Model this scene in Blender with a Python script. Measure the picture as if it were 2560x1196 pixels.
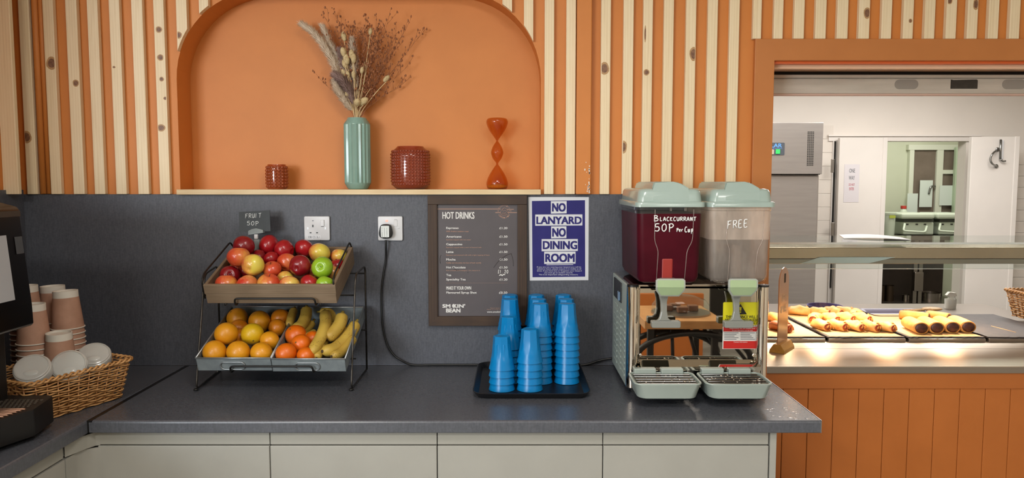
import bpy, bmesh, math, random
from mathutils import Vector, Matrix, noise as mnoise
PI = math.pi
scene = bpy.context.scene
for o in list(bpy.data.objects):
    bpy.data.objects.remove(o)
COL = scene.collection

# ------------------------------------------------------------------ camera
F = 1830.0                       # focal length in pixels of the 2560x1196 frame
PITCH = math.radians(4.375)      # looking slightly down
CAM = Vector((0.0, -2.62, 1.56))
cd = bpy.data.cameras.new('camera')
cd.sensor_fit = 'HORIZONTAL'
cd.sensor_width = 36.0
cd.lens = F / 2560.0 * 36.0
cd.clip_start = 0.05
camera = bpy.data.objects.new('camera', cd)
COL.objects.link(camera)
camera.location = CAM
camera.rotation_euler = (PI / 2 - PITCH, 0, 0)
scene.camera = camera

# ------------------------------------------------------------------ view
vs = scene.view_settings
vs.view_transform = 'Standard'
vs.look = 'None'
vs.exposure = 0.36
vs.gamma = 1.0
vs.use_curve_mapping = False
scene.cycles.use_denoising = True
scene.cycles.max_bounces = 10
scene.cycles.transparent_max_bounces = 24
scene.cycles.sample_clamp_indirect = 6.0
scene.cycles.caustics_reflective = False
scene.cycles.caustics_refractive = False

# ------------------------------------------------------------------ world
world = bpy.data.worlds.new('world')
scene.world = world
world.use_nodes = True
bg = world.node_tree.nodes['Background']
bg.inputs[0].default_value = (0.85, 0.92, 1.0, 1)
bg.inputs[1].default_value = 0.25

# ------------------------------------------------------------------ lights
def area(name, loc, size, power, color, target=None, size_y=None, spread=None):
    l = bpy.data.lights.new(name, 'AREA')
    l.energy = power
    l.color = color
    l.shape = 'RECTANGLE'
    l.size = size
    l.size_y = size_y or size
    if spread: l.spread = math.radians(spread)
    o = bpy.data.objects.new(name, l)
    COL.objects.link(o)
    o.location = loc
    d = (Vector(target) - Vector(loc)) if target else Vector((0, 0, -1))
    o.rotation_euler = d.to_track_quat('-Z', 'Y').to_euler()
    return o
WARM = (1.0, 0.90, 0.76)
NEUT = (1.0, 0.965, 0.91)
# ceiling panels of the dining room (in front of the counter)
area('ceiling_panel_light', (0.1, -2.0, 2.62), 0.6, 19, NEUT)
area('ceiling_panel_light', (-1.3, -3.6, 2.62), 0.6, 38, NEUT)
area('ceiling_panel_light', (1.2, -3.4, 2.62), 0.6, 26, NEUT)
area('ceiling_panel_light', (-3.0, -3.6, 2.62), 0.6, 46, NEUT)
# daylight from the window on the far side of the dining room
area('window_daylight', (-3.05, -5.8, 1.75), 1.7, 112, (0.86, 0.93, 1.0), (-1.2, 0, 1.5), 1.2)
# kitchen ceiling lights and the store room behind it
area('kitchen_panel_light', (1.5, 2.2, 2.62), 1.2, 53, (1.0, 0.965, 0.925))
area('kitchen_panel_light', (3.2, 2.4, 2.62), 1.2, 46, (1.0, 0.965, 0.925))
area('store_room_light', (4.5, 5.2, 2.55), 0.9, 26, (1.0, 1.0, 0.92))

# ------------------------------------------------------------------ helpers
def P(px, py, x=None, y=None, z=None):
    """world point seen at a pixel of the frame, on the given plane"""
    c, s = math.cos(PITCH), math.sin(PITCH)
    dx, dy = px - 1280.0, py - 598.0
    d = Vector((dx, F * c - dy * s, -F * s - dy * c))
    if y is not None: t = (y - CAM.y) / d.y
    elif z is not None: t = (z - CAM.z) / d.z
    else: t = (x - CAM.x) / d.x
    return CAM + d * t

def lin(h):
    h = h.lstrip('#')
    r = []
    for i in (0, 2, 4):
        v = int(h[i:i + 2], 16) / 255.0
        r.append(v / 12.92 if v <= 0.04045 else ((v + 0.055) / 1.055) ** 2.4)
    return (r[0], r[1], r[2], 1.0)

def newmat(name):
    m = bpy.data.materials.new(name)
    m.use_nodes = True
    nt = m.node_tree
    return m, nt, nt.nodes['Principled BSDF'], nt.nodes['Material Output']

def coords(nt, scale=(1, 1, 1), rnd=False, kind='Object'):
    tc = nt.nodes.new('ShaderNodeTexCoord')
    mp = nt.nodes.new('ShaderNodeMapping')
    nt.links.new(tc.outputs[kind], mp.inputs['Vector'])
    mp.inputs['Scale'].default_value = scale
    if rnd:
        oi = nt.nodes.new('ShaderNodeObjectInfo')
        mu = nt.nodes.new('ShaderNodeMath'); mu.operation = 'MULTIPLY'
        mu.inputs[1].default_value = 37.0
        nt.links.new(oi.outputs['Random'], mu.inputs[0])
        cx = nt.nodes.new('ShaderNodeCombineXYZ')
        for k in range(3): nt.links.new(mu.outputs[0], cx.inputs[k])
        nt.links.new(cx.outputs[0], mp.inputs['Location'])
    return mp.outputs['Vector']

def ntex(nt, vec, scale, detail=3, rough=0.55, dist=0.0):
    n = nt.nodes.new('ShaderNodeTexNoise')
    n.inputs['Scale'].default_value = scale
    n.inputs['Detail'].default_value = detail
    n.inputs['Roughness'].default_value = rough
    n.inputs['Distortion'].default_value = dist
    nt.links.new(vec, n.inputs['Vector'])
    return n.outputs['Fac']

def ramp(nt, fac, stops):
    r = nt.nodes.new('ShaderNodeValToRGB')
    e = r.color_ramp.elements
    while len(e) < len(stops): e.new(0.5)
    for k, (p, c) in enumerate(stops):
        e[k].position = p
        e[k].color = lin(c) if isinstance(c, str) else c
    nt.links.new(fac, r.inputs['Fac'])
    return r.outputs['Color']

def bump(nt, b, fac, strength, dist=0.002):
    n = nt.nodes.new('ShaderNodeBump')
    n.inputs['Strength'].default_value = strength
    n.inputs['Distance'].default_value = dist
    nt.links.new(fac, n.inputs['Height'])
    nt.links.new(n.outputs['Normal'], b.inputs['Normal'])

def M(name, c1, c2=None, rough=0.5, metal=0.0, scale=20, stretch=(1, 1, 1), lo=0.35, hi=0.65,
      bmp=0.0, bscale=None, rnd=False, coat=0.0, emit=None, estr=0.0, spec=0.5, detail=3, trans=0.0):
    m, nt, b, out = newmat(name)
    b.inputs['Base Color'].default_value = lin(c1)
    b.inputs['Roughness'].default_value = rough
    b.inputs['Metallic'].default_value = metal
    b.inputs['Specular IOR Level'].default_value = spec
    b.inputs['Coat Weight'].default_value = coat
    b.inputs['Coat Roughness'].default_value = 0.08
    b.inputs['Transmission Weight'].default_value = trans
    if emit:
        b.inputs['Emission Color'].default_value = lin(emit)
        b.inputs['Emission Strength'].default_value = estr
    if c2 or bmp:
        v = coords(nt, stretch, rnd)
        f = ntex(nt, v, scale, detail)
        if c2:
            nt.links.new(ramp(nt, f, [(lo, c1), (hi, c2)]), b.inputs['Base Color'])
        if bmp:
            fb = f if bscale is None else ntex(nt, v, bscale, 2)
            bump(nt, b, fb, bmp)
    return m

def pine(name, a, b_, c, stretch=(30, 30, 1.6), rough=0.55):
    m, nt, b, out = newmat(name)
    v = coords(nt, stretch, True)
    f = ntex(nt, v, 2.2, 4, 0.6, 1.2)
    w = nt.nodes.new('ShaderNodeTexWave')
    w.bands_direction = 'X'
    w.inputs['Scale'].default_value = 1.1
    w.inputs['Distortion'].default_value = 3.5
    w.inputs['Detail'].default_value = 2
    nt.links.new(v, w.inputs['Vector'])
    mx = nt.nodes.new('ShaderNodeMath'); mx.operation = 'MULTIPLY_ADD'
    mx.inputs[1].default_value = 0.22
    nt.links.new(w.outputs['Fac'], mx.inputs[0])
    m2 = nt.nodes.new('ShaderNodeMath'); m2.operation = 'MULTIPLY'; m2.inputs[1].default_value = 0.8
    nt.links.new(f, m2.inputs[0])
    nt.links.new(m2.outputs[0], mx.inputs[2])
    nt.links.new(ramp(nt, mx.outputs[0], [(0.15, a), (0.5, b_), (0.85, c)]), b.inputs['Base Color'])
    b.inputs['Roughness'].default_value = rough
    bump(nt, b, f, 0.12, 0.001)
    return m

def clear(name, tint, opacity=0.0, body='ffffff', gloss_rough=0.03, ior=1.45, noise_scale=0, lo=0.4, hi=0.7, extra=0.4,
          body_rough=0.3, translucent=False):
    """see-through plastic/glass: tinted transparency, a share of body colour, fresnel gloss"""
    m, nt, b, out = newmat(name)
    t = nt.nodes.new('ShaderNodeBsdfTransparent')
    t.inputs['Color'].default_value = lin(tint)
    b.inputs['Base Color'].default_value = lin(body)
    b.inputs['Roughness'].default_value = body_rough
    bod = b.outputs[0]
    if translucent:
        tl = nt.nodes.new('ShaderNodeBsdfTranslucent')
        tl.inputs['Color'].default_value = lin(body)
        mm = nt.nodes.new('ShaderNodeMixShader'); mm.inputs[0].default_value = 0.55
        nt.links.new(b.outputs[0], mm.inputs[1]); nt.links.new(tl.outputs[0], mm.inputs[2])
        bod = mm.outputs[0]
    mx = nt.nodes.new('ShaderNodeMixShader')
    mx.inputs[0].default_value = opacity
    nt.links.new(t.outputs[0], mx.inputs[1]); nt.links.new(bod, mx.inputs[2])
    if noise_scale:
        f = ntex(nt, coords(nt, (1, 1, 0.35)), noise_scale, 3)
        mr = nt.nodes.new('ShaderNodeMapRange')
        mr.inputs['From Min'].default_value = lo; mr.inputs['From Max'].default_value = hi
        mr.inputs['To Min'].default_value = opacity; mr.inputs['To Max'].default_value = min(1, opacity + extra)
        nt.links.new(f, mr.inputs['Value']); nt.links.new(mr.outputs[0], mx.inputs[0])
    g = nt.nodes.new('ShaderNodeBsdfGlossy')
    g.inputs['Roughness'].default_value = gloss_rough
    fr = nt.nodes.new('ShaderNodeFresnel'); fr.inputs['IOR'].default_value = ior
    geo = nt.nodes.new('ShaderNodeNewGeometry')
    # the same reflectance from both sides of the thin wall
    mr2 = nt.nodes.new('ShaderNodeMath'); mr2.operation = 'MINIMUM'; mr2.inputs[1].default_value = 0.6
    nt.links.new(fr.outputs[0], mr2.inputs[0])
    bf = nt.nodes.new('ShaderNodeMath'); bf.operation = 'SUBTRACT'; bf.inputs[0].default_value = 1.0
    nt.links.new(geo.outputs['Backfacing'], bf.inputs[1])
    mu = nt.nodes.new('ShaderNodeMath'); mu.operation = 'MULTIPLY'
    nt.links.new(mr2.outputs[0], mu.inputs[0]); nt.links.new(bf.outputs[0], mu.inputs[1])
    m2 = nt.nodes.new('ShaderNodeMixShader')
    nt.links.new(mu.outputs[0], m2.inputs[0]); nt.links.new(mx.outputs[0], m2.inputs[1]); nt.links.new(g.outputs[0], m2.inputs[2])
    nt.links.new(m2.outputs[0], out.inputs['Surface'])
    return m

WM = {}
def world_of(o): return WM.get(o.name, Matrix.Identity(4))

def tag(o, label=None, cat=None, group=None, kind=None):
    if label: o['label'] = label
    if cat: o['category'] = cat
    if group: o['group'] = group
    if kind: o['kind'] = kind
    return o

def thing(name, label, cat, loc=(0, 0, 0), rot=(0, 0, 0), group=None):
    o = bpy.data.objects.new(name, None)
    o.empty_display_size = 0.05
    COL.objects.link(o)
    o.location = loc
    o.rotation_euler = rot
    WM[o.name] = Matrix.LocRotScale(Vector(loc), o.rotation_euler, None)
    return tag(o, label, cat, group)

def obj(name, bm, mats, parent=None, smooth=False, local=False, angle=None, label=None, recalc=True):
    """bm is in world coordinates unless local; the mesh is stored in the frame of its thing"""
    if recalc: bmesh.ops.recalc_face_normals(bm, faces=bm.faces[:])
    me = bpy.data.meshes.new(name)
    w = None
    if parent is not None:
        w = world_of(parent)
        if not local: bm.transform(w.inverted())
    elif not local and len(bm.verts):
        xs = [v.co for v in bm.verts]
        b = Vector(((min(v.x for v in xs) + max(v.x for v in xs)) / 2, (min(v.y for v in xs) + max(v.y for v in xs)) / 2, min(v.z for v in xs)))
        w = Matrix.Translation(b)
        bm.transform(w.inverted())
    bm.to_mesh(me); bm.free()
    if not isinstance(mats, (list, tuple)): mats = [mats]
    for m in mats: me.materials.append(m)
    if smooth or angle:
        for p in me.polygons: p.use_smooth = True
        if angle:
            me.set_sharp_from_angle(angle=math.radians(angle))
    o = bpy.data.objects.new(name, me)
    COL.objects.link(o)
    if parent is not None:
        o.parent = parent
        WM[o.name] = w
    elif w is not None:
        o.location = w.translation
        WM[o.name] = w
    if label: o['label'] = label
    return o

def struct(name, bm, mats, parent=None, **kw):
    o = obj(name, bm, mats, parent, **kw)
    if parent is None: o['kind'] = 'structure'
    return o

def dup(root, loc, rot=None, label=None, group=None, mats=None):
    r = root.copy(); COL.objects.link(r)
    r.location = loc
    if rot is not None: r.rotation_euler = rot
    if label: r['label'] = label
    if group: r['group'] = group
    WM[r.name] = Matrix.LocRotScale(Vector(loc), r.rotation_euler, None)
    for ch in list(root.children):
        c = ch.copy(); COL.objects.link(c); c.parent = r; WM[c.name] = WM[r.name]
        for g in list(ch.children):
            d = g.copy(); COL.objects.link(d); d.parent = c; WM[d.name] = WM[r.name]
    return r

B = bmesh.new

def mi(bm, n0, k):
    bm.faces.ensure_lookup_table()
    for f in bm.faces[n0:]: f.material_index = k

def box(bm, x0, x1, y0, y1, z0, z1, bev=0.0, seg=2, mat=0):
    t = bmesh.new()
    bmesh.ops.create_cube(t, size=1.0)
    sx, sy, sz = abs(x1 - x0), abs(y1 - y0), abs(z1 - z0)
    for v in t.verts:
        v.co = Vector((v.co.x * sx + (x0 + x1) / 2, v.co.y * sy + (y0 + y1) / 2, v.co.z * sz + (z0 + z1) / 2))
    if bev:
        bmesh.ops.bevel(t, geom=t.edges[:], offset=min(bev, 0.45 * min(sx, sy, sz)), segments=seg, affect='EDGES', profile=0.5)
    merge(bm, t, mat)

def merge(bm, t, mat=0, xf=None):
    if xf is not None: t.transform(xf)
    mp = {}
    for v in t.verts: mp[v] = bm.verts.new(v.co)
    for f in t.faces:
        try:
            nf = bm.faces.new([mp[v] for v in f.verts])
            nf.material_index = mat if mat else f.material_index
            nf.smooth = f.smooth
        except ValueError:
            pass
    t.free()

def prism(bm, poly, axis, a, b, bev=0.0, mat=0, seg=2):
    """poly: 2D points; axis 'y' -> (x,z), 'x' -> (y,z), 'z' -> (x,y)"""
    t = bmesh.new()
    def mk(p, c):
        if axis == 'y': return (p[0], c, p[1])
        if axis == 'x': return (c, p[0], p[1])
        return (p[0], p[1], c)
    va = [t.verts.new(mk(p, a)) for p in poly]
    vb = [t.verts.new(mk(p, b)) for p in poly]
    n = len(poly)
    t.faces.new(va); t.faces.new(vb[::-1])
    for i in range(n):
        t.faces.new([va[i], vb[i], vb[(i + 1) % n], va[(i + 1) % n]])
    bmesh.ops.recalc_face_normals(t, faces=t.faces[:])
    if bev:
        bmesh.ops.bevel(t, geom=t.edges[:], offset=bev, segments=seg, affect='EDGES', profile=0.5)
    merge(bm, t, mat)

def rrect(x0, x1, z0, z1, r, n=6):
    pts = []
    for cx, cz, a0 in ((x1 - r, z1 - r, 0), (x0 + r, z1 - r, PI / 2), (x0 + r, z0 + r, PI), (x1 - r, z0 + r, 1.5 * PI)):
        for k in range(n + 1):
            a = a0 + PI / 2 * k / n
            pts.append((cx + r * math.cos(a), cz + r * math.sin(a)))
    return pts

def loft(bm, rings, cap0=True, cap1=True, mat=0, smooth=False):
    vr = [[bm.verts.new(p) for p in r] for r in rings]
    n = len(vr[0]); fs = []
    for a, b in zip(vr[:-1], vr[1:]):
        for i in range(n):
            fs.append(bm.faces.new([a[i], a[(i + 1) % n], b[(i + 1) % n], b[i]]))
    if cap0: fs.append(bm.faces.new(vr[0][::-1]))
    if cap1: fs.append(bm.faces.new(vr[-1]))
    for f in fs: f.material_index = mat; f.smooth = smooth
    return vr

def lathe(bm, prof, seg=24, c=(0, 0, 0), mat=0, ang0=0.0, mod=None):
    cx, cy, cz = c
    rings = []
    for r, z in prof:
        if r < 1e-6: rings.append([bm.verts.new((cx, cy, cz + z))]); continue
        ring = []
        for k in range(seg):
            a = ang0 + 2 * PI * k / seg
            rr = r * (mod(k, a, z) if mod else 1.0)
            ring.append(bm.verts.new((cx + rr * math.cos(a), cy + rr * math.sin(a), cz + z)))
        rings.append(ring)
    for a, b in zip(rings[:-1], rings[1:]):
        for k in range(seg):
            k2 = (k + 1) % seg
            if len(a) == 1 and len(b) == 1: continue
            if len(a) == 1: f = bm.faces.new([a[0], b[k2], b[k]])
            elif len(b) == 1: f = bm.faces.new([a[k], a[k2], b[0]])
            else: f = bm.faces.new([a[k], a[k2], b[k2], b[k]])
            f.material_index = mat

def smoothpath(pts, n=6, closed=False):
    pts = [Vector(p) for p in pts]
    out = []
    m = len(pts)
    rng = m if closed else m - 1
    for i in range(rng):
        if closed: p0, p1, p2, p3 = pts[(i - 1) % m], pts[i], pts[(i + 1) % m], pts[(i + 2) % m]
        else: p0, p1, p2, p3 = pts[max(i - 1, 0)], pts[i], pts[i + 1], pts[min(i + 2, m - 1)]
        for k in range(n):
            t = k / n
            out.append(0.5 * ((2 * p1) + (p2 - p0) * t + (2 * p0 - 5 * p1 + 4 * p2 - p3) * t * t + (3 * p1 - p0 - 3 * p2 + p3) * t ** 3))
    if not closed: out.append(pts[-1])
    return out

def bendpath(pts, r, n=5):
    """polyline with rounded corners"""
    pts = [Vector(p) for p in pts]
    out = [pts[0]]
    for i in range(1, len(pts) - 1):
        a, b, c = pts[i - 1], pts[i], pts[i + 1]
        d1, d2 = (a - b), (c - b)
        rr = min(r, d1.length * 0.45, d2.length * 0.45)
        s, e = b + d1.normalized() * rr, b + d2.normalized() * rr
        for k in range(n + 1):
            t = k / n
            out.append(s * (1 - t) ** 2 + b * 2 * t * (1 - t) + e * t * t)
    out.append(pts[-1])
    return out

def tube(bm, pts, r, seg=8, closed=False, caps=True, mat=0, flat=1.0):
    pts = [Vector(p) for p in pts]
    n = len(pts)
    rad = r if isinstance(r, (list, tuple)) else [r] * n
    tang = []
    for i in range(n):
        a = pts[(i - 1) % n] if (closed or i > 0) else pts[i]
        b = pts[(i + 1) % n] if (closed or i < n - 1) else pts[i]
        t = b - a
        tang.append(t.normalized() if t.length > 1e-9 else Vector((0, 0, 1)))
    u = tang[0].orthogonal().normalized()
    rings = []
    for i in range(n):
        t = tang[i]
        u = u - t * u.dot(t)
        u = u.normalized() if u.length > 1e-6 else t.orthogonal().normalized()
        w = t.cross(u)
        rings.append([bm.verts.new(pts[i] + (u * math.cos(2 * PI * k / seg) + w * math.sin(2 * PI * k / seg) * flat) * rad[i]) for k in range(seg)])
    prs = list(zip(rings[:-1], rings[1:]))
    if closed: prs.append((rings[-1], rings[0]))
    for a, b in prs:
        for k in range(seg):
            f = bm.faces.new([a[k], a[(k + 1) % seg], b[(k + 1) % seg], b[k]])
            f.material_index = mat; f.smooth = True
    if caps and not closed:
        f = bm.faces.new(rings[0][::-1]); f.material_index = mat
        f = bm.faces.new(rings[-1]); f.material_index = mat

def ball(bm, c, r, sc=(1, 1, 1), u=12, v=8, mat=0):
    prof = [(0, -1)] + [(math.cos(a), math.sin(a)) for a in [(-PI / 2 + PI * k / v) for k in range(1, v)]] + [(0, 1)]
    t = bmesh.new()
    lathe(t, prof, u)
    for vv in t.verts: vv.co = Vector((vv.co.x * r * sc[0] + c[0], vv.co.y * r * sc[1] + c[1], vv.co.z * r * sc[2] + c[2]))
    for f in t.faces: f.smooth = True
    merge(bm, t, mat)

_tc = {}
def text(bm, s, x0, x1, z0, z1, y, bold=0.0, mat=0, keep=False):
    """flat lettering facing -Y fitted into a rectangle of the XZ plane"""
    key = (s, 0)
    if key not in _tc:
        cu = bpy.data.curves.new('lettering', 'FONT')
        cu.body = s; cu.resolution_u = 3; cu.fill_mode = 'FRONT'
        o = bpy.data.objects.new('lettering', cu)
        COL.objects.link(o)
        bpy.context.view_layer.update()
        dg = bpy.context.evaluated_depsgraph_get()
        me = o.evaluated_get(dg).to_mesh()
        vsx = [tuple(v.co[:2]) for v in me.vertices]
        fs = [tuple(p.vertices) for p in me.polygons]
        o.evaluated_get(dg).to_mesh_clear()
        bpy.data.objects.remove(o); bpy.data.curves.remove(cu)
        _tc[key] = (vsx, fs)
    vsx, fs = _tc[key]
    if not vsx: return
    a0, a1 = min(v[0] for v in vsx), max(v[0] for v in vsx)
    b0, b1 = min(v[1] for v in vsx), max(v[1] for v in vsx)
    # bold strokes: the same outline laid side by side a hair apart
    wgt = bold * (z1 - z0)
    steps = ((0, 0),) if bold <= 0 else ((-1, -.6), (1, -.6), (-1, .6), (1, .6), (0, 0))
    u0, u1 = x0 + wgt, x1 - wgt
    w0, w1 = z0 + wgt * .6, z1 - wgt * .6
    for q, (sx, sz) in enumerate(steps):
        vv = [bm.verts.new((u0 + sx * wgt + (v[0] - a0) / (a1 - a0) * (u1 - u0), y - q * .00003, w0 + sz * wgt + (v[1] - b0) / max(1e-6, b1 - b0) * (w1 - w0))) for v in vsx]
        for f in fs:
            try:
                ff = bm.faces.new([vv[i] for i in f]); ff.material_index = mat
            except ValueError: pass

def rect(bm, x0, x1, z0, z1, y, mat=0):
    f = bm.faces.new([bm.verts.new(p) for p in ((x0, y, z0), (x1, y, z0), (x1, y, z1), (x0, y, z1))])
    f.material_index = mat

# strokes of a hand-written alphabet, unit boxes
HW = {
 'F': [[(.05, 0), (.15, 1)], [(.0, .95), (.75, 1)], [(.1, .52), (.6, .58)]],
 'R': [[(.1, 0), (.1, 1)], [(0, .95), (.5, 1), (.7, .75), (.45, .52), (.12, .48)], [(.35, .5), (.8, .02)]],
 'U': [[(.05, 1), (.08, .35), (.3, .02), (.6, .2), (.7, 1)], [(.7, 1), (.75, .05)]],
 'I': [[(.2, 1), (.15, 0)]],
 'T': [[(0, .93), (.8, 1)], [(.42, .96), (.36, 0)]],
 '5': [[(.65, 1), (.15, .97), (.1, .58), (.5, .6), (.68, .3), (.45, .03), (0, .08)]],
 '0': [[(.4, 1), (.08, .7), (.1, .2), (.38, 0), (.68, .3), (.66, .8), (.4, 1)]],
 'P': [[(.15, -.1), (.15, 1)], [(.0, .9), (.5, 1), (.75, .75), (.5, .5), (.17, .45)]],
 'B': [[(.1, 0), (.12, 1)], [(0, .98), (.5, 1), (.6, .75), (.15, .54)], [(.15, .54), (.7, .45), (.68, .12), (.05, 0)]],
 'L': [[(.15, 1), (.1, .05), (.65, .08)]],
 'A': [[(0, 0), (.38, 1), (.72, 0)], [(.15, .36), (.6, .38)]],
 'C': [[(.7, .88), (.4, 1), (.1, .6), (.15, .15), (.45, 0), (.72, .12)]],
 'K': [[(.1, 0), (.12, 1)], [(.65, .95), (.15, .45), (.7, 0)]],
 'O': [[(.4, 1), (.08, .7), (.1, .2), (.38, 0), (.7, .3), (.66, .8), (.4, 1)]],
 'N': [[(.08, 0), (.12, 1), (.6, .05), (.66, 1)]],
 'E': [[(.65, .98), (.12, .95), (.08, .04), (.65, .06)], [(.1, .5), (.55, .53)]],
 'e': [[(.1, .35), (.6, .4), (.5, .65), (.2, .6), (.1, .25), (.35, 0), (.6, .1)]],
 'r': [[(.1, 0), (.15, .65)], [(.14, .45), (.35, .68), (.5, .6)]],
 'u': [[(.08, .6), (.12, .1), (.4, .05), (.52, .6)], [(.52, .6), (.58, 0)]],
 'p': [[(.12, -.3), (.14, .62)], [(.14, .55), (.5, .6), (.5, .2), (.16, .12)]],
 '1': [[(.2, 1), (.2, 0)]],
 '2': [[(.05, .8), (.35, 1), (.6, .75), (.1, .05), (.7, .05)]],
 '.': [[(.2, 0), (.25, .04)]],
 '£': [[(.65, .9), (.4, 1), (.25, .75), (.3, .3), (.05, .02), (.7, .05)], [(.05, .5), (.55, .52)]],
 ' ': [],
}
def hand(bm, s, x0, x1, z0, z1, y, r, slope=0.0, mat=0, step=0.95):
    n = len(s)
    w = (x1 - x0) / n
    for i, ch in enumerate(s):
        for st in HW.get(ch, []):
            pts = [(x0 + (i + p[0] * step) * w, y, z0 + p[1] * (z1 - z0) + slope * (i + p[0]) * w) for p in st]
            if len(pts) > 2: pts = smoothpath(pts, 4)
            tube(bm, pts, r, 6, mat=mat)

def bp(bm, px0, py0, px1, py1, y, d, bev=0.0, mat=0):
    """box whose front face fills a pixel rectangle on the plane y, running back by d"""
    a, b = P(px0, py0, y=y), P(px1, py1, y=y)
    c, e = P(px0, py1, y=y), P(px1, py0, y=y)
    box(bm, (a.x + c.x) / 2, (b.x + e.x) / 2, y, y + d, (b.z + c.z) / 2, (a.z + e.z) / 2, bev, mat=mat)

rng = random.Random(7)
# ------------------------------------------------------------------ materials
m_orange = M('orange_paint', 'd0803a', 'cb7c37', 0.55, scale=6, bmp=0.05, bscale=220)
m_orange_dark = M('orange_board_paint', 'b4662a', 'ae6227', 0.5, scale=5, bmp=0.05, bscale=160)
m_chip = M('chipped_plaster', 'e8e0d4', rough=0.8)
m_pine = pine('pine_wood', 'efdcba', 'ead4ae', 'dec59c')
m_pine_shelf = pine('pine_shelf_wood', 'e4cea4', 'dcc398', 'cfb184', stretch=(1.6, 30, 30))
m_knot = M('pine_knot', '6a4632', '8a6448', 0.5, scale=90)
m_knot_ring = M('pine_knot_ring', 'bd9668', 'a98258', 0.55, scale=60)
m_cream = M('cream_paint', 'd8cfbe', 'd2c8b6', 0.7, scale=3)
m_ceiling = M('ceiling_paint', 'e6e2da', rough=0.9)
m_floor = M('grey_vinyl_floor', '8a8782', '7c7a76', 0.5, scale=12)

def laminate(name, a, b_, rough, bmp):
    m, nt, b, out = newmat(name)
    v = coords(nt, (1, 1, 1))
    v2 = coords(nt, (260, 260, 40))
    f1 = ntex(nt, v2, 1.0, 2)
    f2 = ntex(nt, v, 160, 2)
    ad = nt.nodes.new('ShaderNodeMath'); ad.operation = 'ADD'
    nt.links.new(f1, ad.inputs[0]); nt.links.new(f2, ad.inputs[1])
    mu = nt.nodes.new('ShaderNodeMath'); mu.operation = 'MULTIPLY'; mu.inputs[1].default_value = 0.5
    nt.links.new(ad.outputs[0], mu.inputs[0])
    nt.links.new(ramp(nt, mu.outputs[0], [(0.36, a), (0.64, b_)]), b.inputs['Base Color'])
    b.inputs['Roughness'].default_value = rough
    bump(nt, b, mu.outputs[0], bmp, 0.001)
    return m
m_splash = laminate('charcoal_splashback_laminate', '45474e', '54565e', 0.5, 0.25)
m_worktop = laminate('charcoal_worktop_laminate', '4a4c52', '56585e', 0.27, 0.10)
m_joint = M('black_joint_strip', '0c0b0a', rough=0.4)
m_alu = M('aluminium', 'a9a9a8', rough=0.35, metal=1.0)

# ------------------------------------------------------------------ room shell
CEIL = 2.65
XL = -1.748                               # face of the left wall
X_OPEN = P(1934, 250, y=-0.02).x          # serving hatch
Z_OPEN = P(2200, 151, y=-0.02).z
XR = 2.6
# niche
NL = P(451, 470, y=0).x; NR = P(1351.5, 470, y=0).x
NB = P(900, 474, y=0).z - 0.018
NT = P(900, -25, y=0).z
NRAD = 0.31
ND = 0.11

wb = B()
box(wb, XL - 0.15, NL, 0, 0.16, 0, CEIL)
box(wb, NR, X_OPEN, 0, 0.16, 0, CEIL)
box(wb, NL, NR, 0, 0.16, 0, NB)
box(wb, NL, NR, 0, 0.16, NT, CEIL)
box(wb, NL, NR, ND, 0.16, NB, NT)
for sgn, xe in ((1, NL), (-1, NR)):
    pts = [(xe, NT)]
    for k in range(15):
        a = PI / 2 * k / 14
        pts.append((xe + sgn * (NRAD - NRAD * math.cos(a)), NT - NRAD + NRAD * math.sin(a)))
    prism(wb, pts, 'y', 0, ND)
struct('wall_back', wb, m_orange)
b = B(); box(b, X_OPEN + .0003, XR, 0, 0.10, Z_OPEN, CEIL)
struct('wall_back_hatch', b, m_orange)

b = B(); box(b, XL - 0.15, XL, -0.95, 0.0, 0, CEIL)
struct('wall_left', b, m_orange)
b = B(); box(b, -4.35, -4.2, -6.0, 0.16, 0, CEIL); box(b, -4.2, XL - .15, 0.0, .16, 0, CEIL)
struct('wall_far_left', b, m_cream)
b = B(); box(b, XR, XR + 0.15, -6.0, 0.16, 0, CEIL)
struct('wall_right', b, m_cream)
b = B(); box(b, -4.35, -4.05, -6.15, -6.0, 0, CEIL); box(b, -2.05, XR + 0.15, -6.15, -6.0, 0, CEIL)
box(b, -4.05, -2.05, -6.15, -6.0, 0, 1.1); box(b, -4.05, -2.05, -6.15, -6.0, 2.35, CEIL)
struct('wall_front', b, m_cream)
b = B(); box(b, -4.35, 6.3, -6.15, 7.2, -0.1, 0)
struct('floor', b, m_floor)
b = B(); box(b, -4.35, 6.3, -6.15, 7.2, CEIL, CEIL + 0.1)
struct('ceiling', b, m_ceiling)
m_wframe = M('white_frame_paint', 'e4e2dc', rough=0.4)
m_sky_glass = clear('window_glass', 'f4faff', 0.0)
b = B()
for x in (-4.05, -3.08, -2.11): box(b, x, x + 0.06, -6.12, -6.03, 1.1, 2.35)
for z in (1.1, 2.29): box(b, -4.05, -2.05, -6.12, -6.03, z, z + 0.06)
wn = struct('window_1', b, m_wframe)
b = B(); box(b, -4.03, -2.07, -6.08, -6.07, 1.12, 2.33)
obj('pane', b, m_sky_glass, wn)

# splashback boards
Z_SP = P(740, 486, y=-0.01).z
b = B(); box(b, XL, 0.86, -0.010, 0, 0.90, Z_SP, 0.001)
struct('trim_1', b, m_splash)
b = B(); box(b, XL, XL + 0.010, -0.95, -0.010, 0.90, Z_SP + 0.016, 0.001)
struct('trim_2', b, m_splash)
# rounded orange pipe boxing in the left corner
b = B()
zs = Z_SP
for px, r in ((97, 0.011), (111, 0.009)):
    c = P(px, 250, y=-0.012)
    tube(b, [(c.x, -r * 0.8, zs + 0.002), (c.x, -r * 0.8, CEIL)], r, 16)
struct('trim_3', b, m_orange)

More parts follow.
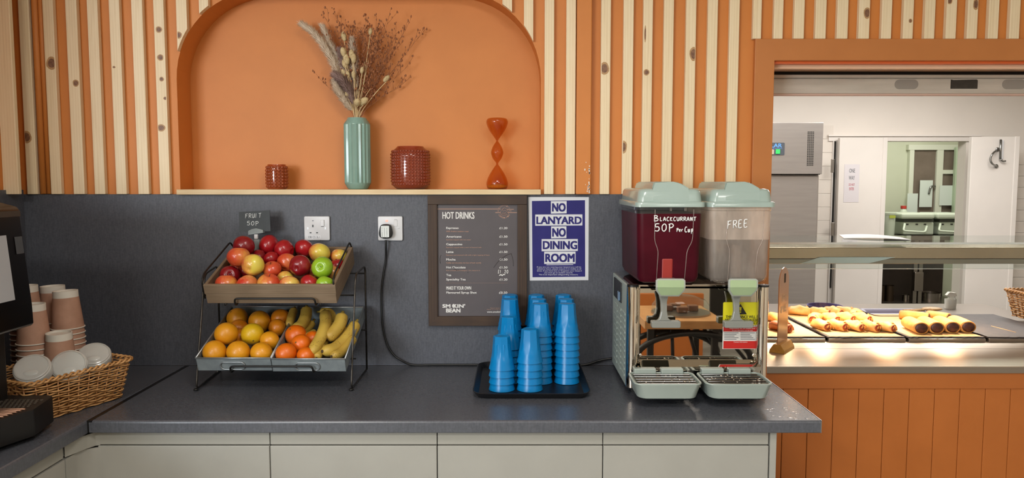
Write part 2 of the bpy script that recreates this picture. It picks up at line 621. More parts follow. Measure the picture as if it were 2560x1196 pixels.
# ------------------------------------------------------------------ slats
SLT = 0.020
def arch_z(x):
    for sgn, xe in ((1, NL), (-1, NR)):
        d = (x - xe) * sgn
        if 0 <= d < NRAD:
            return NT - NRAD + math.sqrt(max(0, NRAD ** 2 - (NRAD - d) ** 2))
    return NT if NL < x < NR else None

def slat(pxa, pxb, row, label, knots=(), zb=None, arch=False, depth=SLT, mat=None, zt=CEIL - 0.02):
    xa, xb = P(pxa, row, y=-depth).x, P(pxb, row, y=-depth).x
    zb = zb if zb is not None else Z_SP
    bm = B()
    if arch:
        n = 5
        poly = [(xb, zt), (xa, zt)]
        for k in range(n + 1):
            x = xa + (xb - xa) * k / n
            z = arch_z(min(max(x, NL + 1e-4), NR - 1e-4))
            poly.append((x, z + 0.001))
        prism(bm, poly, 'y', -depth, -0.0005)
    else:
        box(bm, xa, xb, -depth, -0.0005, zb, zt, 0.0022)
    for (kpx, kpy, kr, el) in knots:
        c = P(kpx, kpy, y=-depth)
        rr = kr / 700.0
        for q, (s, mt) in enumerate(((1.45, 2), (1.0, 1))):
            ring = []
            for k in range(14):
                a = 2 * PI * k / 14
                x = c.x + rr * s * math.cos(a) * (1 + 0.08 * math.sin(3 * a + kpx))
                z = c.z + rr * s * el * math.sin(a)
                x = min(max(x, xa + 0.0025), xb - 0.0025)
                ring.append((x, -depth - 0.0002 - 0.0003 * q, z))
            f = bm.faces.new([bm.verts.new(p) for p in ring]); f.material_index = mt
    o = obj('wooden_batten', bm, [mat or m_pine, m_knot, m_knot_ring])
    tag(o, label, 'batten', 'pine battens on the orange wall')
    return o

ORD = ['first', 'second', 'third', 'fourth', 'fifth', 'sixth', 'seventh', 'eighth', 'ninth', 'tenth', 'eleventh', 'twelfth', 'thirteenth', 'fourteenth']
# left wall slat, its edge turned to the room
c0 = P(10.5, 250, y=-0.10); c1 = P(34.7, 250, y=-0.10)
b = B(); box(b, XL, c1.x, -0.10, -0.083, Z_SP + 0.001, CEIL - 0.02, 0.002)
tag(obj('wooden_batten', b, [m_pine, m_knot, m_knot_ring]), 'pine batten on the left side wall, at the far left edge beside the corner', 'batten', 'pine battens on the orange wall')
left = [(56, 82, [(66, 343, 9, 1.2)], 'first full pine batten right of the left corner, one large knot low down'),
        (116.5, 142.5, [(129, 158, 9, 1.25)], 'second full pine batten from the left corner, right of the orange pipe boxing'),
        (173, 201, [(189.5, 208, 5.5, 1.1)], 'third full pine batten from the left corner, small round dark knot'),
        (226.6, 253, [], 'fourth full pine batten from the left corner, clean without knots'),
        (281, 307, [(285, 168, 2.5, .8)], 'fifth full pine batten from the left corner'),
        (336.5, 364, [], 'sixth full pine batten from the left corner, next to the knotty one'),
        (391, 417, [(397, 74, 5.5, 1), (401, 144, 5.5, 1), (404, 198, 4, 1), (403, 320, 7, .9), (413, 246, 3, 1)], 'very knotty full pine batten just left of the arched niche')]
for a, c, kn, lab in left: slat(a, c, 250, lab, kn)
slat(440, 466, 20, 'short pine batten cut by the left curve of the arch, the longer of two', [(446, 88, 6, 1)], arch=True)
slat(497, 520, 5, 'short pine batten cut by the left curve of the arch, the shorter of two', arch=True)
slat(1256, 1280, 10, 'short pine batten cut by the right curve of the arch, the shorter of two', arch=True)
slat(1310, 1333, 40, 'short pine batten cut by the right curve of the arch, the longer of two', arch=True)
right = [(1361, 1385, [], 'first full pine batten right of the arched niche'),
         (1415, 1439, [], 'pine batten touching the left edge of the flat orange board'),
         (1501.5, 1525.5, [(1511, 171, 8, 1.35)], 'pine batten right of the flat orange board, one big oval knot'),
         (1557, 1582, [(1557.5, 368, 7, 1.6)], 'pine batten with a dark knot on its left edge above the dispenser'),
         (1606, 1629.5, [(1616, 181, 5, 1.1), (1613, 85, 1.6, 9)], 'cracked pine batten with a round knot above the blackcurrant bowl'),
         (1657, 1681.5, [], 'straight grained pine batten right of the cracked one'),
         (1712, 1737, [(1734, 135, 7, 1.7)], 'pine batten with a half knot on its right edge'),
         (1766, 1790.5, [], 'pine batten second from the left side of the serving hatch frame'),
         (1820, 1844.5, [], 'last full length pine batten before the serving hatch frame')]
for a, c, kn, lab in right: slat(a, c, 250, lab, kn)
# flat orange board between the slats
xa, xb = P(1441.5, 250, y=-0.032).x, P(1478.5, 250, y=-0.032).x
b = B(); box(b, xa, xb, -0.032, -0.0005, Z_SP, CEIL - 0.02, 0.003)
rb = random.Random(3)
for k in range(26):
    z = Z_SP + 0.004 + abs(rb.gauss(0, 0.045)); x = xb - 0.004 - abs(rb.gauss(0, 0.002)) if k < 20 else xb - 0.022 + rb.random() * 0.012
    s = 0.0012 + rb.random() * 0.002
    f = b.faces.new([b.verts.new((x + s * math.cos(a) * .8, -0.0324, z + s * 1.5 * math.sin(a))) for a in [2 * PI * q / 6 for q in range(6)]])
    f.material_index = 1
tag(obj('orange_board', b, [m_orange, m_chip]), 'flat orange painted board with white paint chips low down, between pine battens', 'board')
# short slats over the hatch
Z_AR = P(2200, 97, y=-0.02).z
tops = [(1882, 1903), (1934, 1957), (1984.5, 2010), (2038, 2064.5), (2092, 2119), (2146, 2173), (2203, 2228), (2257, 2282), (2310.5, 2336), (2364, 2389.5), (2417, 2442.5), (2470, 2495), (2523, 2548)]
kn = {5: [(2168, 33, 6, 1.6)], 7: [(2276, 52, 3, 1.2)], 9: [(2374, 3, 5, 1)], 10: [(2440, 10, 5, 2)]}
for k, (a, c) in enumerate(tops):
    slat(a, c, 95, ('%s short pine batten from the left above the serving hatch' % ORD[k]) if k < 12 else 'rightmost short pine batten above the serving hatch', kn.get(k, []), zb=Z_AR)

# ------------------------------------------------------------------ hatch frame, shutter
AX0 = P(1885, 250, y=-0.02).x
b = B()
prism(b, [(AX0, 0.9), (X_OPEN, 0.9), (X_OPEN, Z_OPEN), (XR, Z_OPEN), (XR, Z_AR), (AX0, Z_AR)], 'y', -0.020, 0.0, 0.0015)
struct('trim_4', b, M('orange_frame_paint', 'bd763c', 'b87239', 0.45, scale=6))
b = B()                                   # linings of the hatch
box(b, X_OPEN, XR, 0.0, 0.025, Z_OPEN - 0.008, Z_OPEN, mat=1)
box(b, X_OPEN, XR, 0.035, 0.06, P(2200, 172, y=0.035).z, Z_OPEN, 0.002)
box(b, X_OPEN, XR, 0.06, 0.30, Z_OPEN - 0.004, Z_OPEN + 0.02)
struct('trim_5', b, [M('peach_lining', 'efc6a4', rough=0.4), M('bright_orange_edge', 'd8622a', rough=0.4)])
m_shut = M('grey_shutter_metal', 'c4bcb0', 'b6aea2', 0.45, metal=0.15, scale=9, stretch=(.4, 1, 3))
sy = 0.16
t = thing('roller_shutter', 'grey metal bottom rail of a roller shutter at the top of the serving hatch', 'shutter', (P(2240, 233, y=sy).x, sy, P(2240, 240, y=sy).z))
b = B(); bp(b, 1920, 196, 2700, 234, sy, 0.03, 0.002); obj('rail', b, m_shut, t)
b = B(); bp(b, 1920, 187, 2700, 195, sy - 0.005, 0.04, 0.001); obj('top_lip', b, m_shut, t)
b = B(); bp(b, 1920, 234, 2700, 239, sy + 0.004, 0.02); obj('bottom_seal', b, M('pink_seal', 'c9a898', rough=.5), t)
b = B(); bp(b, 1920, 150, 2700, 190, sy + 0.05, 0.02); obj('dark_slot', b, M('dark_slot', '0a0706', rough=.7), t)
for px in (2266, 2535):
    b = B(); a = P(px - 29, 199, y=sy); c = P(px + 29, 223, y=sy)
    prism(b, rrect(a.x, c.x, c.z, a.z, abs(a.z - c.z) * .49), 'y', sy - 0.0012, sy)
    obj('finger_recess', b, M('recess_grey', '8f887f', rough=.5), t)
b = B(); a = P(2377, 199, y=sy); c = P(2443, 222, y=sy)
prism(b, [(a.x, a.z), (a.x + .01, a.z - .002), (c.x - .004, a.z), (c.x, a.z - .003), (c.x, c.z), (a.x, c.z)], 'y', sy - 0.0012, sy)
obj('torn_label', b, M('torn_label', '352f27', '2a251f', .6, scale=60), t)

# ------------------------------------------------------------------ niche shelf
SH_Z = P(900, 474, y=-0.028).z
SH_B = P(900, 487, y=-0.028).z
b = B(); box(b, P(441, 480, y=-0.028).x, P(1352, 480, y=-0.028).x, -0.028, 0.0, SH_B, SH_Z, 0.0012)
box(b, NL + 0.002, NR - 0.002, -0.001, ND, NB + 0.0005, SH_Z, 0.0)
o = obj('pine_shelf', b, m_pine_shelf)
tag(o, 'pale pine shelf board along the bottom of the arched niche', 'shelf')

# hourglass
m_amber = clear('amber_glass', 'efc898', 0.10, 'b85a18', 0.02)
m_amber_dk = clear('dark_amber_glass', 'e6ae90', 0.62, 'a2482c', 0.05, body_rough=.15)
m_amber_sm = clear('small_amber_glass', 'eebc98', 0.52, 'b45a2e', 0.05, body_rough=.15)
def shelf_pos(px, y=0.04):
    p = P(px, 473, y=y); return Vector((p.x, y, SH_Z + 0.0004))
hz = shelf_pos(1243)
k = (P(1243, 473, y=.04).z - P(1243, 295, y=.04).z) / -178.0    # metres per pixel
prof = [(0, 0), (20, 0), (25, 3), (27.5, 12), (26, 22), (20, 36), (10, 52), (4, 60), (2.6, 64), (4, 68), (11, 77), (15.3, 89), (15, 96), (11, 107), (4.5, 117), (2.6, 121), (4, 125), (9, 132), (19, 146), (25.5, 160), (27.3, 168), (25.5, 174), (20, 177.5), (0, 178)]
sp = smoothpath([(r, 0, z) for r, z in prof], 3)
t = thing('hourglass', 'amber glass hourglass with three bulbs standing at the right end of the shelf', 'hourglass', hz)
b = B(); lathe(b, [(max(0, p.x) * k, p.z * k) for p in sp], 32, hz); obj('glass_body', b, m_amber, t, smooth=True)
b = B(); lathe(b, [(0, .0015), (18 * k, .0015), (24.5 * k, 4 * k), (25.8 * k, 9 * k), (12 * k, 13 * k), (0, 14.5 * k)], 24, hz)
obj('sand', b, M('yellow_sand', 'd09a3c', 'b8842c', .9, scale=400, emit=None), t, smooth=True, label='yellow sand in the bottom bulb')

# hobnail glass vases
def hobnail(name, px, w, h, shoulder, rows, cols, mat, label, cat, rbump):
    pos = shelf_pos(px)
    t = thing(name, label, cat, pos)
    R = w / 2 * k; H = h * k
    pr = [(0, 0), (R * shoulder * .98, 0), (R * (shoulder * .6 + .38), H * .03), (R * .94, H * .10), (R * .97, H * .2), (R * .97, H * .76), (R * .94, H * .86), (R * (shoulder * .5 + .47), H * .935), (R * (shoulder * .9 + .08), H * .98), (R * shoulder * .99, H), (R * (shoulder - .08), H), (R * (shoulder - .1), H * .96), (R * .85, H * .8), (R * .85, H * .1), (0, H * .06)]
    b = B(); lathe(b, pr, 40, pos); obj('glass_body', b, mat, t, smooth=True, angle=60)
    b = B()
    for i in range(rows):
        z = H * (.12 + .76 * i / (rows - 1))
        rr = R * (.95 if 0 < i < rows - 1 else .91)
        for j in range(cols):
            a = 2 * PI * j / cols
            c = pos + Vector((rr * math.cos(a), rr * math.sin(a), z))
            ball(b, c, rbump, (1, 1, 1), 6, 4)
    obj('studs', b, mat, t, smooth=True)
    return t
hobnail('glass_vase', 1027, 99, 107, .68, 12, 38, m_amber_dk, 'round squat dark amber glass vase with rows of raised studs, right of the sage vase', 'vase', 0.0050)
hobnail('tealight_holder', 693, 52, 62, .86, 7, 18, m_amber_sm, 'small amber glass tealight holder with raised studs, left end of the shelf', 'candle holder', 0.0058)

# sage ceramic vase with pleats
vz = shelf_pos(895)
m_sage = M('sage_ceramic', '86a498', '7f9e91', .22, scale=14, coat=.4)
NF = 20
def pl(kk, a, z):
    e = min(1, max(0, min(z, 178 * k - z) / (14 * k)))
    return 1 + (0.055 if kk % 2 else -0.045) * e
b = B()
pr = [(0, 0), (23, 0), (25, 2), (30.5, 14), (31, 18), (31, 160), (30.5, 164), (24, 175), (23.5, 178), (20, 178), (19, 170), (19, 120), (0, 118)]
lathe(b, [(r * k, z * k) for r, z in pr], NF * 2, vz, mod=pl)
o = obj('ceramic_vase', b, m_sage, angle=50)
tag(o, 'tall pleated sage green ceramic vase holding dried flowers on the shelf', 'vase')

# ------------------------------------------------------------------ dried flowers
mouth = vz + Vector((0, 0, 178 * k))
m_stem = M('dry_stem', 'dcc092', 'ccae7e', .8, scale=80)
m_brown = M('dry_brown_sprig', 'a06a48', '8c5636', .8, scale=60)
m_bunny = M('cream_bunny_tail', 'd2bd90', 'bfa678', .9, scale=120, bmp=.4, bscale=300)
m_plume = M('pampas_plume', 'f2e2cc', 'e6d2b8', .95, scale=60)
m_plume_d = M('mauve_plume', 'b89a90', 'a68a82', .95, scale=60)
def stem_pts(top, sway=0.0):
    base = mouth + Vector((rng.uniform(-.011, .011), rng.uniform(-.011, .011), -0.09))
    neck = mouth + Vector(((top.x - mouth.x) * .07 + rng.uniform(-.008, .008), (top.y - mouth.y) * .07 + rng.uniform(-.006, .006), 0.004))
    d = neck - Vector((vz.x, vz.y, neck.z))
    if d.length > 0.02: neck -= d * (1 - .02 / d.length)
    mid = neck.lerp(top, .5) + Vector((sway, 0, .01))
    return smoothpath([base, neck, mid, top], 5)
def fuzz(b, c, axis, L, R, n, hair, mat=0, rd=None):
    rd = rd or rng
    ax = axis.normalized(); u = ax.orthogonal().normalized(); w = ax.cross(u)
    for _ in range(n):
        s = rd.uniform(-1, 1)
        rr = R * math.sqrt(max(0, 1 - s * s))
        a = rd.uniform(0, 2 * PI)
        d = (u * math.cos(a) + w * math.sin(a))
        p = c + ax * s * L + d * rr
        q = p + (d * .7 + ax * rd.uniform(.3, 1.1)).normalized() * hair * rd.uniform(.6, 1.3)
        sd = d.cross(ax) * hair * .09
        f = b.faces.new([b.verts.new(p + sd), b.verts.new(p - sd), b.verts.new(q)]); f.material_index = mat
bt = [(860, 91, 7, 'highest'), (858, 130, 7, None), (866, 148, 8, None), (879, 136, 7, None), (884, 146, 7, None), (862, 160, 7, None), (870, 186, 5, None), (884, 187, 5.5, None), (860, 184, 7, None), (868, 237, 5, None), (893, 257, 9, None), (908, 254, 9, None), (905, 176, 5, None), (966, 197, 6, None), (926, 79, 5, None)]
bl = ['topmost cream bunny tail in the vase, left of centre', 'cream bunny tail upper left of the large pair in the bouquet', 'long cream bunny tail below the upper pair', 'large cream bunny tail right of the upper pair', 'cream bunny tail tucked behind the large right one', 'cream bunny tail hanging lowest of the upper cluster', 'slim cream bunny tail bud left of the middle stems', 'slim cream bunny tail bud on the middle stems', 'tan bunny tail half hidden by the mauve plume', 'small cream bunny tail low on the left of the stems', 'fat cream bunny tail low above the vase mouth, left of two', 'fat cream bunny tail low above the vase mouth, right of two', 'small white bud in the brown sprigs right of centre', 'white strawflower bud at the right edge of the bouquet', 'white bud at the top of the bouquet']
for i, (px, py, r, _) in enumerate(bt):
    yy = 0.04 + rng.uniform(-.03, -.005) if py > 120 else .035
    top = P(px, py, y=yy)
    t = thing('bunny_tail', bl[i], 'dried flower', mouth, group='bunny tails in the sage vase')
    st = stem_pts(top - Vector((0, 0, r * k * 1.1)))
    b = B(); tube(b, st, .0015, 5); obj('stem', b, m_stem, t)
    b = B(); ax = (st[-1] - st[-3]).normalized()
    R = r * k
    tt = B(); ball(tt, (0, 0, 0), 1, (R, R, R * 1.75), 10, 8)
    rot = ax.to_track_quat('Z', 'Y').to_matrix().to_4x4()
    merge(b, tt, 0, Matrix.Translation(top) @ rot)
    fuzz(b, top, ax, R * 1.6, R * .95, 90, .006)
    obj('flower_head', b, m_bunny, t, recalc=False)
for q in range(11):
    px = 868 + q * 6 + rng.uniform(-3, 3)
    st = stem_pts(P(px, 170 + rng.uniform(-40, 60), y=.03 + rng.uniform(-.02, .01)))
    b = B(); tube(b, st, [.0016 - .0008 * i / (len(st) - 1) for i in range(len(st))], 5)
    tag(obj('straw_stem', b, m_stem), 'thin straw coloured stem in the middle of the bouquet', 'dried flower', 'straw stems in the sage vase')
# plumes
plumes = [([(895, 296), (860, 240), (835, 160), (795, 95), (757, 62)], 12, m_plume, 'long pale pampas plume leaning out to the far left of the vase'),
          ([(893, 296), (868, 260), (845, 225), (838, 205)], 11, m_plume, 'short pale pampas plume low on the left of the bouquet'),
          ([(894, 296), (875, 235), (858, 205), (838, 188)], 15, m_plume_d, 'dusky mauve plume left of the middle stems'),
          ([(895, 296), (880, 220), (862, 165), (850, 128)], 13, m_plume_d, 'dark mauve plume behind the bunny tails'),
          ([(895, 296), (872, 200), (835, 130), (808, 70)], 11, m_plume, 'tan plume standing behind the long pale one'),
          ([(895, 296), (888, 200), (884, 150), (880, 102)], 15, m_plume, 'tan plume in the middle behind the bunny tails')]
for q, (pts, R, mt, lab) in enumerate(plumes):
    yy = [.04, .03, .02, .045, .06, .06][q]
    path = smoothpath([mouth + Vector((0, 0, -.08))] + [P(x, y_, y=.04 + (yy - .04) * min(1, j / 2)) for j, (x, y_) in enumerate(pts)], 6)
    t = thing('pampas_plume', lab, 'dried flower', mouth, group='pampas plumes in the sage vase')
    b = B(); tube(b, path, .0012, 5); obj('stem', b, m_stem, t)
    b = B(); n = len(path); s0 = int(n * .42)
    for j in range(s0, n):
        f = (j - s0) / max(1, n - 1 - s0)
        w = R * k * (math.sin(PI * min(1, f * .9 + .12)) ** .7)
        ax = path[min(j + 1, n - 1)] - path[j - 1]
        nxt = (path[j] - path[j - 1]).length
        fuzz(b, path[j], ax, nxt * .8, w * .55, 150, .019)
    obj('plume', b, mt, t, recalc=False)
# brown sprigs
def sprig(top, lab, dens=1.0, lean=0):
    st = stem_pts(top)
    b = B(); lv = b
    tube(b, st, [.0011 - .0007 * i / (len(st) - 1) for i in range(len(st))], 4)
    n = len(st)
    for j in range(int(n * .45), n):
        for _ in range(2):
            if rng.random() > .74 * dens: continue
            d = (st[j] - st[j - 1]).normalized()
            dr = (d + Vector((rng.uniform(-1, 1), rng.uniform(-.6, .6), rng.uniform(-.25, .6)))).normalized()
            L = rng.uniform(.018, .05)
            pth = [st[j], st[j] + dr * L * .5 + Vector((0, 0, .003)), st[j] + dr * L + Vector((0, 0, .008))]
            tube(b, pth, [.0006, .0005, .0004], 3)
            for m in range(3):
                e = pth[2] if m < 2 else pth[1]
                dd = (dr + Vector((rng.uniform(-1, 1), rng.uniform(-1, 1), rng.uniform(-.6, 1)))).normalized()
                e2 = e + dd * rng.uniform(.005, .012)
                tube(b, [e, e2], .0004, 3)
                s = rng.uniform(.0016, .0030)
                ball(lv, e2, s, (1, .8, 1.7), 5, 4)
    o = obj('dried_sprig', b, m_brown, recalc=False)
    tag(o, lab, 'dried flower', 'fine brown sprigs in the sage vase')
left_s = [(822, 55), (850, 60), (838, 85), (852, 75), (806, 205)]
right_s = [(1043, 98), (1012, 78), (1020, 165), (985, 120), (968, 60), (955, 85), (940, 70), (925, 60), (910, 72), (895, 70), (880, 80), (870, 78), (990, 90), (945, 110), (930, 100), (960, 140), (915, 110), (975, 150), (1000, 215), (950, 160), (905, 95), (935, 130)]
for q, (x, y_) in enumerate(left_s):
    sprig(P(x, y_, y=.05 + rng.uniform(-.02, .03)), 'fine brown dried sprig on the left side of the bouquet', .8)
for q, (x, y_) in enumerate(right_s):
    lab = 'brown dried sprig reaching furthest right out of the bouquet' if q == 0 else 'fine brown dried sprig in the dense right half of the bouquet'
    sprig(P(x, y_, y=.05 + rng.uniform(-.025, .035)), lab, .95)
# ------------------------------------------------------------------ worktops and cabinets
WT = 0.90
WY = P(1280, 1053, z=WT).y                       # front edge
WB = P(1280, 1084, y=WY).z                       # underside
WX = P(212, 1056, z=WT).x                        # joint with the left worktop
WXR = P(2052, 1052, z=WT).x
prof = []
b = B()
r = 0.006
yz = [(-0.0105, WB), (-0.0105, WT), (WY + r, WT), (WY + r * .3, WT - r * .3), (WY, WT - r), (WY, WB + .002), (WY + .002, WB)]
prism(b, yz, 'x', WX + 0.004, WXR, 0.0008, seg=1)
wt = obj('worktop', b, m_worktop)
tag(wt, 'long charcoal laminate worktop carrying the fruit stand and drinks dispenser', 'worktop')
b = B(); box(b, WXR, WXR + .0022, WY + .001, -.0105, WB, WT + .0012, .0005); obj('metal_edge', b, m_alu, wt, label='thin metal edge strip')
wl = B(); rl = .006
prism(wl, [(XL + .010, WB), (XL + .010, WT), (WX - rl, WT), (WX - rl * .3, WT - rl * .3), (WX, WT - rl), (WX, WB)], 'y', -2.25, -.0105)
o = obj('worktop', wl, m_worktop)
tag(o, 'left return charcoal worktop under the coffee machine and cup basket', 'worktop')
b = B(); box(b, WX - .0008, WX + .0135, WY + .0005, -.011, WB, WT + .0006); 
jt = struct('trim_6', b, m_joint)

m_cab = M('stone_white_laminate', '9d9b93', '99978f', .42, scale=6)
m_cab2 = M('rail_laminate', '98968d', rough=.45)
m_dark = M('dark_gap', '15130f', rough=.8)
CY = WY + 0.022
def cz(px, py): return P(px, py, y=CY).z
edges = [245, 675, 1093, 1507, 1922]
zt = cz(1280, 1116)
labs = ['stone white base cabinet below the fruit stand, next to the curved corner', 'stone white base cabinet second from the left corner', 'stone white base cabinet below the cup tray', 'stone white base cabinet below the drinks dispenser']
for k2 in range(4):
    xa, xb = P(edges[k2], 1150, y=CY).x + .0012, P(edges[k2 + 1], 1150, y=CY).x - .0012
    t = thing('base_cabinet', labs[k2], 'cabinet', ((xa + xb) / 2, CY + .3, 0), group='white base cabinets under the worktop')
    b = B(); box(b, xa, xb, CY + .022, -.02, .1, WB - .001); obj('carcass', b, m_cab2, t)
    b = B(); box(b, xa, xb, CY, CY + .02, .12, zt, .0018); obj('door', b, m_cab, t)
    b = B(); box(b, xa, xb, CY + .004, CY + .0215, zt + .003, WB - .002, .001); obj('rail_panel', b, m_cab2, t)
xa = P(1924, 1150, y=CY).x
b = B(); box(b, xa, P(1940, 1150, y=CY).x, CY - .001, -.02, 0, WB - .0008, .001)
tag(obj('end_panel', b, m_cab), 'narrow white end panel closing the right end of the cabinets', 'panel')
b = B(); box(b, WX + .02, xa, CY + .06, CY + .075, 0, .1)
struct('baseboard_back', b, m_cab2)
# curved inner corner and left return
xe = P(244, 1150, y=CY).x
CXL = WX - .022
b = B()
R = .045
arc = [(xe, CY), (CXL + R, CY)] + [(CXL + R - R * math.sin(a), CY - R + R * math.cos(a)) for a in [PI / 2 * q / 8 for q in range(1, 9)]] + [(CXL, CY - .09)]
out = [(p[0], p[1]) for p in arc]
ins = [(xe, CY + .018), (CXL - .018, CY + .018), (CXL - .018, CY - .09)]
ring = out + ins[::-1]
t = thing('corner_cabinet', 'curved white corner cabinet post where the two worktops meet', 'cabinet', (CXL, CY, 0))
b = B(); prism(b, ring, 'z', .12, zt - .004); obj('curved_door', b, m_cab, t, angle=40)
b = B()
ring2 = [(p[0] - .004, p[1] + .004) for p in out] + [(xe - .004, CY + .018), (CXL - .018, CY + .018), (CXL - .018, CY - .09)]
prism(b, ring2, 'z', zt, WB - .002); obj('rail_panel', b, m_cab2, t, angle=40)
ys = [CY - .092, CY - .69, CY - 1.3]
for q in range(2):
    t = thing('base_cabinet', ['white base cabinet on the left return, next to the curved corner', 'white base cabinet on the left return, nearest the viewer'][q], 'cabinet', (CXL - .3, (ys[q] + ys[q + 1]) / 2, 0), group='white base cabinets under the worktop')
    b = B(); box(b, XL + .02, CXL - .022, ys[q + 1], ys[q], .1, WB - .001); obj('carcass', b, m_cab2, t)
    b = B(); box(b, CXL - .02, CXL, ys[q + 1] + .001, ys[q] - .001, .12, zt - .004, .0018); obj('door', b, m_cab, t)
    b = B(); box(b, CXL - .0215, CXL - .004, ys[q + 1] + .001, ys[q] - .001, zt, WB - .002, .001); obj('rail_panel', b, m_cab2, t)

# ------------------------------------------------------------------ sockets, plug, cable
m_wplastic = M('white_plastic', 'd3d3d4', rough=.32)
m_grey_print = M('grey_print', '6a6c70', rough=.6)
m_black = M('black_plastic', '141414', rough=.4)
SPY = -0.0105
def socket(px0, py0, px1, py1, label, on):
    a, c = P(px0, py0, y=SPY), P(px1, py1, y=SPY)
    W, H = c.x - a.x, a.z - c.z
    def q(u, v): return a.x + u * W, a.z - v * H
    t = thing('wall_socket', label, 'socket', ((a.x + c.x) / 2, SPY, c.z))
    b = B(); prism(b, rrect(a.x, c.x, c.z, a.z, .004), 'y', SPY - .009, SPY, .0022); obj('face_plate', b, m_wplastic, t, angle=40)
    y = SPY - .0092
    b = B(); x0, z0 = q(.655, .14); x1, z1 = q(.795, .41)
    box(b, x0, x1, y - (.0035 if not on else .0015), y + .002, z1, z0, .0012); obj('switch', b, m_wplastic, t)
    b = B()
    if not on:
        for u, v, w, h in ((.345, .40, .055, .10), (.25, .68, .07, .05), (.505, .68, .07, .05), (.35, .185, .06, .025)):
            x, z = q(u, v); box(b, x - w * W / 2, x + w * W / 2, y - .0003, y + .001, z - h * H / 2, z + h * H / 2)
    x, z = q(.725, .42 if not on else .145); box(b, x - .055 * W, x + .055 * W, y - .0004, y + .001, z - .001, z + .001)
    obj('pin_holes', b, m_black, t)
    for u in ((.145, .835) if not on else (.84,)):
        b = B(); x, z = q(u, .5)
        prism(b, [(x + .0032 * math.cos(e), z + .0032 * math.sin(e)) for e in [2 * PI * s / 14 for s in range(14)]], 'y', y - .0006, y + .001)
        box(b, x - .003, x + .003, y - .0008, y, z - .0004, z + .0004, mat=1)
        obj('screw', b, [m_alu, m_black], t)
    return q, t, y
q, t, y = socket(761.5, 541, 826, 601, 'empty white single wall socket above the crate of apples', False)
b = B(); x0, z0 = q(.13, .80); x1, z1 = q(.64, .93); box(b, x0, x1, y - .0004, y + .0005, z1, z0)
lb = obj('label', b, M('white_label', 'e0e0e2', rough=.5), t)
b = B(); text(b, 'DB CS 2L1', x0 + .003, x1 - .003, z1 + .002, z0 - .0015, y - .0007, .01); obj('lettering', b, m_grey_print, lb)
q, t, y = socket(945.5, 541, 1007.5, 601.5, 'white wall socket with a glowing red light and black plug in it', True)
b = B(); x, z = q(.365, .19); 
prism(b, [(x + .0045 * math.cos(e), z + .0035 * math.sin(e)) for e in [2 * PI * s / 14 for s in range(14)]], 'y', y - .0006, y + .001)
obj('indicator_light', b, M('red_neon', 'ff8a7a', rough=.4, emit='ff6a58', estr=1.6), t)
x, z = q(.35, .62)
pw, ph = .0235, .0245
t = thing('plug', 'black three pin plug with a white sticker, cable running down the wall', 'plug', (x, y - .01, z - ph))
b = B()
pts = smoothpath([(x - pw * .62, 0, z + ph), (x + pw * .62, 0, z + ph), (x + pw * .95, 0, z + ph * .2), (x + pw, 0, z - ph * .35), (x + pw * .75, 0, z - ph * .85), (x, 0, z - ph), (x - pw * .75, 0, z - ph * .85), (x - pw, 0, z - ph * .35), (x - pw * .95, 0, z + ph * .2)], 4, True)
prism(b, [(p.x, p.z) for p in pts], 'y', y - .024, y - .0004, .003); obj('body', b, m_black, t, angle=50)
b = B(); prism(b, rrect(x - .0155, x + .013, z - ph * .78, z + ph * .86, .002), 'y', y - .0247, y - .0238)
for s in range(5):
    for u in (-.012, -.004, .005):
        h = rng.uniform(.004, .011); zz = z + ph * (.6 - .28 * s)
        box(b, x + u, x + u + .0012, y - .0249, y - .0245, zz - h, zz, mat=1)
obj('sticker', b, [M('pale_sticker', 'd4d9d6', rough=.4), M('sticker_print', '8d9492', rough=.6)], t)
cpx = [(966, 600), (966, 616), (964, 650), (957, 700), (953.5, 745), (955, 790), (960, 832), (970, 865), (985, 888), (1003, 901)]
cp = [Vector((P(a_, c_, y=-.02).x, -.022, P(a_, c_, y=-.02).z)) for a_, c_ in cpx]
cp[0].y = y - .012; cp[1].y = y - .010; cp[2].y = -.018
for px in (1030, 1080, 1150, 1195, 1300, 1400, 1460): cp.append(Vector((P(px, 912, y=-.018).x, -.016, WT + .0042)))
cp.append(Vector((P(1500, 902, y=-.02).x, -.018, P(1500, 902, y=-.02).z)))
cp.append(Vector((P(1532, 896, y=-.02).x, -.02, P(1532, 896, y=-.02).z)))
b = B(); tube(b, smoothpath(cp, 6), .0038, 8); obj('cable', b, m_black, t)

# ------------------------------------------------------------------ menu board
m_walnut = pine('dark_stained_wood', '48331f', '3b2819', '2a1b10', stretch=(30, 30, 2.2), rough=.6)
m_walnut_h = pine('dark_stained_wood_rail', '48331f', '3b2819', '2a1b10', stretch=(2.2, 30, 30), rough=.6)
def c8(x, y_): return 1060 + x / 3.4185, 480 + y_ / 3.4185
MY = -0.018
a, c = P(1069, 489, y=MY - .01), P(1317, 815, y=MY - .01)
ia, ic = P(1092.5, 512, y=MY - .01), P(1293.5, 791.5, y=MY - .01)
t = thing('menu_board', 'hot drinks menu in a dark stained wooden frame on the splashback', 'menu board', ((a.x + c.x) / 2, MY, c.z))
b = B()
box(b, a.x, ia.x, MY - .014, -.0108, c.z, ia.z, .0012); obj('frame_upright', b, m_walnut, t)
b = B(); box(b, ic.x, c.x, MY - .014, -.0108, c.z, ia.z, .0012); obj('frame_upright', b, m_walnut, t)
b = B(); box(b, a.x, c.x, MY - .0145, -.0108, ia.z + .0004, a.z, .0012); obj('top_rail', b, m_walnut_h, t)
b = B(); prism(b, [(a.x, c.z), (c.x, c.z), (ic.x, ic.z), (ia.x, ic.z)], 'y', MY - .0146, -.0112, .0008); obj('bottom_rail', b, m_walnut_h, t)
